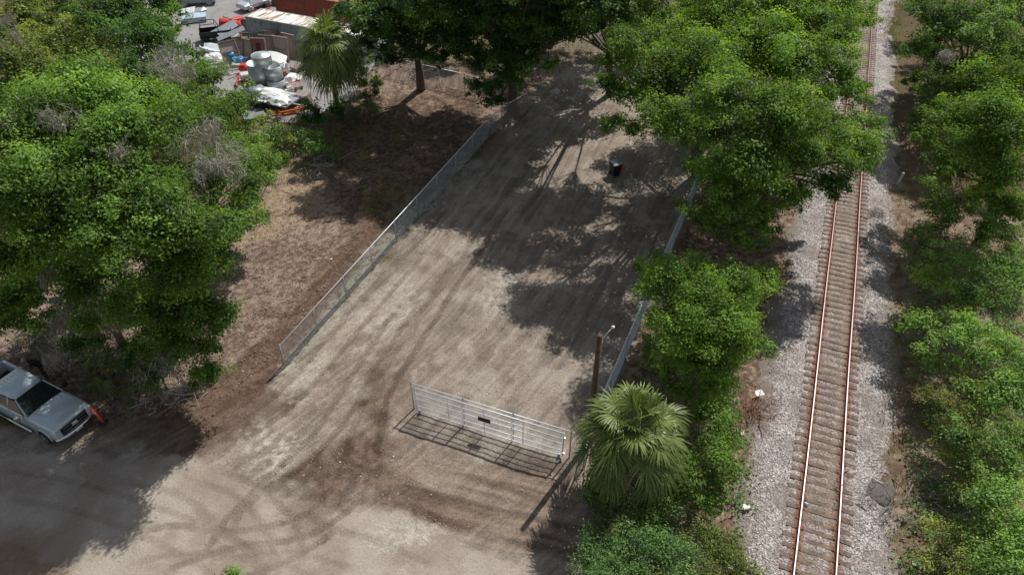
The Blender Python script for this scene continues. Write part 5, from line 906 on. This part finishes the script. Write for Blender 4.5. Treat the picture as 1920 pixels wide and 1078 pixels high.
cup = MB().lathe([(.045, 0), (.06, .16), (.055, .16), (.04, .01)], 14, closed=False).build('drink_cup', mat('cup_cyan', (.35, .72, .85), .4), None, tuple(rp(4.0, -.60, .27)), (R(80), 0, .7)); tag(cup, 'pale blue cup lying beside the left rail near the bottom', 'cup')
cup.location = tuple(at(1509, 942, .3)); 
q = MB(); n = 34; xs = np.linspace(-1.2, 1.2, n); Xg, Yg = np.meshgrid(xs, xs); rr = np.hypot(Xg, Yg) + .5 * (fbm(Xg * 2.2, Yg * 2.2, 4) - .5); Zg = .14 * (1 - sstep(.2, 1, rr)) + .06 * (vnoise(Xg * 11, Yg * 11, 2) - .5) - .30 * sstep(.8, 1.05, rr)
q.add(np.stack([Xg * .85, Yg * .75, Zg], -1).reshape(-1, 3), [(i * n + j, i * n + j + 1, i * n + n + j + 1, i * n + n + j) for i in range(n - 1) for j in range(n - 1)], 0, None, True)
tag(q.build('ash_heap', mat('ash', (.135, .115, .105), .95, var=.35, scale=18, bmp=.6), None, tuple(at(1645, 925) + np.array([0, 0, .13]))), 'low dark heap of fine ballast right of the rails', 'heap')
def brush(nm, px, py, label, n, spread, L, seed, m_=None, h=.35, cat='brushwood'):
    r = np.random.RandomState(seed); q = MB()
    for k in range(n):
        a = r.uniform(0, 6.28); o = np.array([r.normal() * spread, r.normal() * spread * .6, r.uniform(.03, h)]); l = L * r.uniform(.3, 1); d = np.array([math.cos(a), math.sin(a), r.uniform(-.1, .35)]); p1 = o + d * l * .5 + r.normal(size=3) * .08; p2 = o + d * l + r.normal(size=3) * .14; p1[2] = max(p1[2], .02); p2[2] = max(p2[2], .02); w = r.uniform(.008, .03)
        q.tube([o, p1, p2], [w, w * .7, w * .3], 4, cap=False, smooth=False)
        for j in range(2): d2 = d + r.normal(size=3) * .6; p3 = p1 + d2 * l * .35; p3[2] = max(p3[2], .02); q.tube([p1, p3], [w * .5, w * .15], 3, cap=False, smooth=False)
    return tag(q.build(nm, m_ or TWIG, None, tuple(at(px, py))), label, cat)
brush('brushwood', 1408, 775, 'heap of dry reddish twigs on the gravel edge right of the shrubs', 90, .6, 1.1, 5, mat('twig_red', (.30, .16, .11), .9, var=.3))
brush('fallen_branch', 590, 318, 'pale bare fallen branches on the litter below the back palm', 26, .9, 2.6, 6, mat('dead_wood', (.42, .38, .33), .9, var=.3), .6)
brush('fallen_branch', 590, 360, 'dark thin fallen branch on the straw coloured bank', 8, .8, 2.4, 9, BARK, .3)
brush('brushwood', 130, 660, 'grey tangle of dead twigs and fronds behind the truck bonnet', 260, 1.3, 1.7, 7, mat('dead_grey', (.30, .26, .22), .9, var=.3), 1.4)
brush('brushwood', 40, 545, 'bare grey branches sticking out at the left edge above the bank', 14, .6, 2.0, 8, mat('dead_wood', (0, 0, 0)), 2.5)
brush('brushwood', 760, 150, 'pale broken limb and sticks against the far fence by the dark trunk', 16, .8, 2.8, 11, mat('dead_wood', (0, 0, 0)), .8)
brush('brushwood', 1700, 950, 'dry grey twigs between the gravel and the right hand shrubs', 120, 1.5, 1.0, 12, mat('dead_grey', (0, 0, 0)), .4)
brush('brushwood', 320, 740, 'dry fronds and sticks under the oak tongue by the road', 90, .9, 1.0, 13, mat('dead_wood', (0, 0, 0)), .35)

def scatter(nm, polys, dens, L, mt, seed, up=.15, tl=(.2, .9), z=.015, upright=False, edge=None):
    """loose leaves / blades spread over ground polygons (nobody could count them)"""
    r = np.random.RandomState(seed); q = MB(); CC = []
    for pl, k in polys:
        w = np.array(W(pl)); lo, hi = w.min(0), w.max(0); n = int(np.prod(hi - lo) * dens * k); p = r.uniform(lo, hi, (n, 2)); d = polydist(p[:, 0], p[:, 1], w); cl = fbm(p[:, 0] * 1.1, p[:, 1] * 1.1, seed, 3)
        keep = (d + r.normal(size=n) * .4 > 0) & (r.uniform(0, 1, n) < sstep(.3, .7, cl)); CC.append(p[keep])
    p = np.vstack(CC); n = len(p); l = L * r.uniform(.5, 1.5, n)
    if upright:
        a = r.uniform(0, 6.28, n); td = np.stack([np.cos(a) * .5, np.sin(a) * .5, np.ones(n)], -1); nn = np.stack([-np.sin(a), np.cos(a), np.full(n, .3)], -1); c = np.concatenate([p, (l * .4)[:, None]], 1); q.leaves(c, nn, l, l * .13, np.clip(r.uniform(*tl, n), 0, 1), Tdir=td, r=r)
    else: q.leaves(np.concatenate([p, np.full((n, 1), z) + r.uniform(0, .05, (n, 1))], 1), r.normal(size=(n, 3)) * .35 + [0, 0, 1], l, l * .55, np.clip(r.uniform(*tl, n), 0, 1), r=r)
    return tag(q.build(nm, mt), kind='stuff')
scatter('leaf_litter', [([(0, 560), (420, 520), (470, 400), (700, 260), (720, 400), (530, 660), (400, 760), (150, 790), (0, 720)], 1.), ([(650, 150), (900, 160), (920, 250), (760, 360), (620, 280)], .8), ([(1180, 690), (1240, 560), (1330, 400), (1480, 380), (1500, 480), (1440, 660), (1390, 900), (1370, 1078), (1090, 1078), (1100, 900)], 1.1), ([(1690, 380), (1920, 380), (1920, 480), (1700, 480), (1650, 700), (1690, 1078), (1640, 1078), (1600, 640)], .6)], 38, .11, LITTER, 301)
scatter('grass', [([(650, 390), (700, 330), (780, 330), (745, 400), (690, 420)], 1.), ([(520, 300), (560, 240), (640, 200), (680, 240), (620, 330), (540, 340)], .9), ([(460, 210), (560, 215), (570, 280), (500, 300)], 1.2)], 60, .28, GRASS, 302, upright=True)
scatter('grass', [([(1690, 350), (1780, 400), (1790, 470), (1690, 460)], .8), ([(1650, 720), (1700, 560), (1920, 500), (1920, 1078), (1660, 1078)], .5), ([(1330, 980), (1430, 1000), (1440, 1078), (1330, 1078)], .5), ([(1640, 60), (1680, 0), (1690, 0), (1690, 100)], 1)], 60, .32, GRASS, 303, upright=True)
scatter('grass', [([(528, 700), (700, 470), (900, 280), (925, 262), (908, 255), (690, 450), (518, 690)], 2.2), ([(400, 770), (520, 700), (600, 560), (700, 430), (640, 440), (420, 700)], .12)], 26, .2, GRASS, 305, upright=True)
scatter('ground_cover', [([(1690, 600), (1760, 480), (1930, 470), (1930, 1090), (1690, 1090), (1720, 800)], 1.), ([(1200, 620), (1250, 600), (1390, 760), (1390, 1078), (1100, 1078), (1110, 900), (1200, 760)], 1.)], 130, .17, LEAF_SHRUB, 304, tl=(.0, .6), z=.25)
def stones(nm, polys, dens, s_, seed, mt):
    r = np.random.RandomState(seed); CC = []
    for pl, k in polys:
        w = np.array(W(pl)); lo, hi = w.min(0), w.max(0); n = int(np.prod(hi - lo) * dens * k); p = r.uniform(lo, hi, (n, 2)); d = polydist(p[:, 0], p[:, 1], w); CC.append(p[d + r.normal(size=n) * .3 > 0])
    p = np.vstack(CC); n = len(p); o = np.array([(1, 0, 0), (-1, 0, 0), (0, 1, 0), (0, -1, 0), (0, 0, .8), (0, 0, -.8)], float); S = s_ * np.exp(r.normal(size=n) * .45)
    V = o[None] * (S[:, None, None] * r.uniform(.6, 1.3, (n, 6, 1))) + np.concatenate([p, np.full((n, 1), .0)], 1)[:, None]; V[..., 2] += S[:, None] * .2; V = V + r.normal(size=V.shape) * S[:, None, None] * .15
    F0 = [(0, 2, 4), (2, 1, 4), (1, 3, 4), (3, 0, 4), (2, 0, 5), (1, 2, 5), (3, 1, 5), (0, 3, 5)]; q = MB(); q.add(V.reshape(-1, 3), [(a + 6 * i, b_ + 6 * i, c + 6 * i) for i in range(n) for a, b_, c in F0], 0, np.repeat(np.clip(r.normal(size=n) * .25 + .5, 0, 1), 6)); return tag(q.build(nm, mt), kind='stuff')
ST = leafmat('stone_mix', (.20, .17, .14), (.42, .38, .33), (.72, .68, .62), .0, .9)
stones('pebbles', [([(430, 780), (560, 690), (900, 300), (1080, 200), (1200, 300), (1250, 420), (1150, 720), (1090, 870), (1060, 1078), (760, 960), (480, 900)], 1.), ([(440, 820), (560, 760), (640, 860), (520, 900)], 3.), ([(600, 860), (760, 850), (860, 1000), (700, 960)], 2.5), ([(520, 720), (900, 300), (940, 300), (620, 720)], 2.), ([(440, 700), (560, 560), (540, 660), (430, 790)], 1.5)], 9, .019, 401, ST)

# ------------------------------------------------------------------ person bending behind the truck bed, in a dark shirt
def person(loc, rz):
    pts = {'pel': (0, 0, .92), 'abd': (.06, 0, 1.06), 'che': (.24, 0, 1.26), 'nek': (.36, 0, 1.40), 'hd1': (.44, 0, 1.48), 'hd2': (.50, 0, 1.58)}
    for s_, k in ((1, 'l'), (-1, 'r')): pts.update({'hip' + k: (0, s_ * .11, .90), 'kn' + k: (.10, s_ * .13, .50), 'an' + k: (-.02, s_ * .14, .08), 'to' + k: (.16, s_ * .15, .04), 'sh' + k: (.30, s_ * .19, 1.34), 'el' + k: (.46, s_ * .25, 1.10), 'wr' + k: (.66, s_ * .16, 1.08), 'ha' + k: (.74, s_ * .14, 1.08)})
    rad = {'pel': .15, 'abd': .14, 'che': .165, 'nek': .06, 'hd1': .085, 'hd2': .095, 'hip': .10, 'kn': .062, 'an': .042, 'to': .035, 'sh': .07, 'el': .045, 'wr': .03, 'ha': .035}
    E_ = [('pel', 'abd'), ('abd', 'che'), ('che', 'nek'), ('nek', 'hd1'), ('hd1', 'hd2')] + [e for k in 'lr' for e in (('pel', 'hip' + k), ('hip' + k, 'kn' + k), ('kn' + k, 'an' + k), ('an' + k, 'to' + k), ('che', 'sh' + k), ('sh' + k, 'el' + k), ('el' + k, 'wr' + k), ('wr' + k, 'ha' + k))]
    V = list(pts); P = [pts[k] for k in V]; RD = [rad.get(k, rad.get(k[:-1], .05)) for k in V]; ed = [(V.index(a), V.index(b_)) for a, b_ in E_]
    for k in 'lr':                                                    # five fingers each
        h = V.index('ha' + k); s_ = 1 if k == 'l' else -1; hp = np.array(pts['ha' + k])
        for j, (dy, ln, dz) in enumerate(((-.035, .055, 0), (-.012, .07, 0), (.012, .066, 0), (.034, .05, 0), (.05 * -s_, .04, .02))):
            a = hp + [.03, dy, dz]; b_ = a + [ln * .6, dy * .2, -.01]; c = b_ + [ln * .3, 0, -.03]; i = len(P); P += [tuple(a), tuple(b_), tuple(c)]; RD += [.010, .009, .008]; ed += [(h, i), (i, i + 1), (i + 1, i + 2)]
    me = bpy.data.meshes.new('person'); me.from_pydata(P, ed, []); o = bpy.data.objects.new('person', me); col.objects.link(o)
    sk = o.modifiers.new('skin', 'SKIN'); ly = me.skin_vertices[0].data if me.skin_vertices else None
    if ly is None: bpy.context.view_layer.objects.active = o; ly = me.skin_vertices[0].data
    for i, v in enumerate(ly): v.radius = (RD[i], RD[i]); v.use_root = (i == 0)
    sb = o.modifiers.new('sub', 'SUBSURF'); sb.levels = 2; sb.render_levels = 2
    m, t, b, oo = nt('person_surface'); tc = node(t, 'ShaderNodeTexCoord').outputs['Object']; sp = node(t, 'ShaderNodeSeparateXYZ'); t.links.new(tc, sp.inputs[0])
    arm = node(t, 'ShaderNodeMath', operation='GREATER_THAN'); t.links.new(sp.outputs[0], arm.inputs[0]); arm.inputs[1].default_value = .42
    legs = node(t, 'ShaderNodeMath', operation='LESS_THAN'); t.links.new(sp.outputs[2], legs.inputs[0]); legs.inputs[1].default_value = .95
    c = mixc(t, legs.outputs[0], (.014, .012, .015), (.05, .055, .07)); c = mixc(t, arm.outputs[0], c, (.42, .25, .19)); t.links.new(c, b.inputs['Base Color']); b.inputs['Roughness'].default_value = .7; me.materials.append(m)
    o.location = loc; o.rotation_euler = (0, 0, rz); tag(o, 'person in a dark shirt bending forward behind the pickup truck bed', 'person')
    MB().lathe([(.105, -.02), (.11, .03), (.09, .09), (.03, .115), (.001, .118)], 14, (.50, 0, 1.60), rot=(0, .5, 0), closed=False).box((.60, 0, 1.56), (.10, .14, .015), (0, .6, 0)).build('cap', mat('cap_grey', (.30, .29, .30), .8), o)
    return o
pp_ = pc - hd * 1.75 + left * 1.75; person((pp_[0], pp_[1], 0), R(215))

for k, (px, py, rz_, lab) in enumerate(((556, 168, .3, 'stack of grey brown pallets left of the back palm trunk'), (570, 190, -.2, 'low stack of pallets below the back palm, near the orange beams'), (560, 132, .8, 'pallet stack under the left side of the back palm crown'))):
    pt = thing('pallet_stack', yat(px, py), lab, 'pallets', 'pallet stacks in the yard', rz_)
    for j in range(2 + k % 2 * 2 + 1):
        q = MB(); [q.box((0, y, .13), (1.2, .1, .02)) for y in np.linspace(-.45, .45, 6)]; [q.box((x, 0, .06), (.09, 1.0, .118)) for x in (-.5, 0, .5)]; q.build('pallet', FRP, pt, (0, 0, j * .15), (0, 0, .1 * ((j * 7) % 3 - 1)))
crumple('tarpaulin', tuple(yat(448, 118) + np.array([0, 0, .02])), .8, .5, .5, 21, mat('blue_tarp', (.10, .28, .42), .5), lab='small faded blue tarpaulin bundle near the beige canvas', cat='tarpaulin', rz=.4)
crumple('white_sheet', tuple(yat(400, 112) + np.array([0, 0, .02])), 1.0, .7, .5, 25, WHT, lab='crumpled white sheet by the white hull at the tree edge', cat='sheet', rz=.2)
crumple('white_sheet', tuple(yat(548, 150) + np.array([0, 0, .02])), .9, .6, .45, 26, WHT, lab='crumpled white sheet right of the tanks under the back palm', cat='sheet', rz=1.2)
piece('refrigerator', 470, 150, 'pale appliance lying on its back left of the tall tank', 'fridge', lambda q: (q.bbox((0, 0, .35), (1.6, .75, .6), .04), q.box((0, 0, .665), (1.5, .68, .02))), mat('appliance', (.62, .62, .58), .5, c2=(.45, .38, .30)), .5)
piece('black_heap', 424, 66, 'black crumpled bumper part on the wreck', 'car part', lambda q: q.loft([[(x, -.3, .6 + .2 * math.sin(4 * x)), (x, .1, 1.0), (x, .4, .6), (x, .1, .75)] for x in np.linspace(-.9, .9, 7)], smooth=False), BLKP, 1.)
# broken bits lying about the yard
rj = np.random.RandomState(55); SHP = [lambda q: q.slab([(-.35, -.2, .05), (.4, -.25, .12), (.3, .25, .3), (-.3, .2, .15)], .05), lambda q: q.tube([(-.8, 0, .06), (0, .05, .12), (.8, 0, .3)], .05, 6), lambda q: (q.bbox((0, 0, .2), (.55, .4, .35), .03), q.box((.1, 0, .42), (.3, .3, .08)))]
PLs = [(392, 88, 'at the left end of the stripped black body'), (412, 60, 'on the pale road beside the red scrap'), (446, 70, 'between the red scrap and the grey sheets'), (462, 66, 'against the left end of the grey container'), (444, 112, 'touching the blue drum'), (470, 122, 'in front of the two panelled frame'), (462, 136, 'by the beige canvas'), (486, 128, 'between the red box and the maroon centred frame'), (530, 130, 'under the tall open frame'), (538, 142, 'right of the tall stack of tanks'), (545, 134, 'left of the back palm, highest of those by its crown'), (550, 150, 'beside the trunk of the back palm'), (540, 160, 'right of the low front tank'), (545, 176, 'below the low front tank'), (462, 172, 'between the tyres and the trees'), (446, 158, 'at the left end of the curved strips'), (535, 190, 'at the right end of the trailer'), (550, 198, 'behind the orange beams'), (560, 206, 'farthest right by the orange beams'), (470, 20, 'behind the left end of the white roof'), (462, 14, 'left of the silver crushed car'), (490, 22, 'between the silver crushed car and the white roof'), (500, 16, 'by the foot of the red container'), (466, 5, 'at the top edge left of the crushed cars'), (380, 22, 'on the pale road under the grey crushed car'), (345, 42, 'by the upturned truck cap under the trees'), (424, 40, 'farthest up of the pieces near the red scrap'), (500, 112, 'stuck in the leaning row of frames')]
CLS = [('white', WHT), ('red', REDP), ('black', BLKP), ('grey', GRYM), ('brown', FRB)]; NMS = ['scrap_sheet', 'scrap_pipe', 'scrap_box']; firsts = {}
for k, (px, py, wh) in enumerate(PLs):
    si = rj.randint(3); ci = rj.choice(5, p=[.4, .12, .18, .18, .12]); key = (si, ci)
    if key not in firsts:
        q = MB(); SHP[si](q); firsts[key] = o = q.build(NMS[si], CLS[ci][1])
    else: o = firsts[key].copy(); col.objects.link(o)
    o.location = tuple(yat(px, py)); o.rotation_euler = (rj.uniform(-.2, .3), rj.uniform(-.2, .2), rj.uniform(0, 6.28)); f = rj.uniform(.8, 1.7); o.scale = (f, f * rj.uniform(.7, 1.2), f)
    tag(o, 'broken %s %s %s' % (CLS[ci][0], ('sheet', 'pipe', 'box')[si], wh), 'scrap', 'broken pieces on the yard pavement')
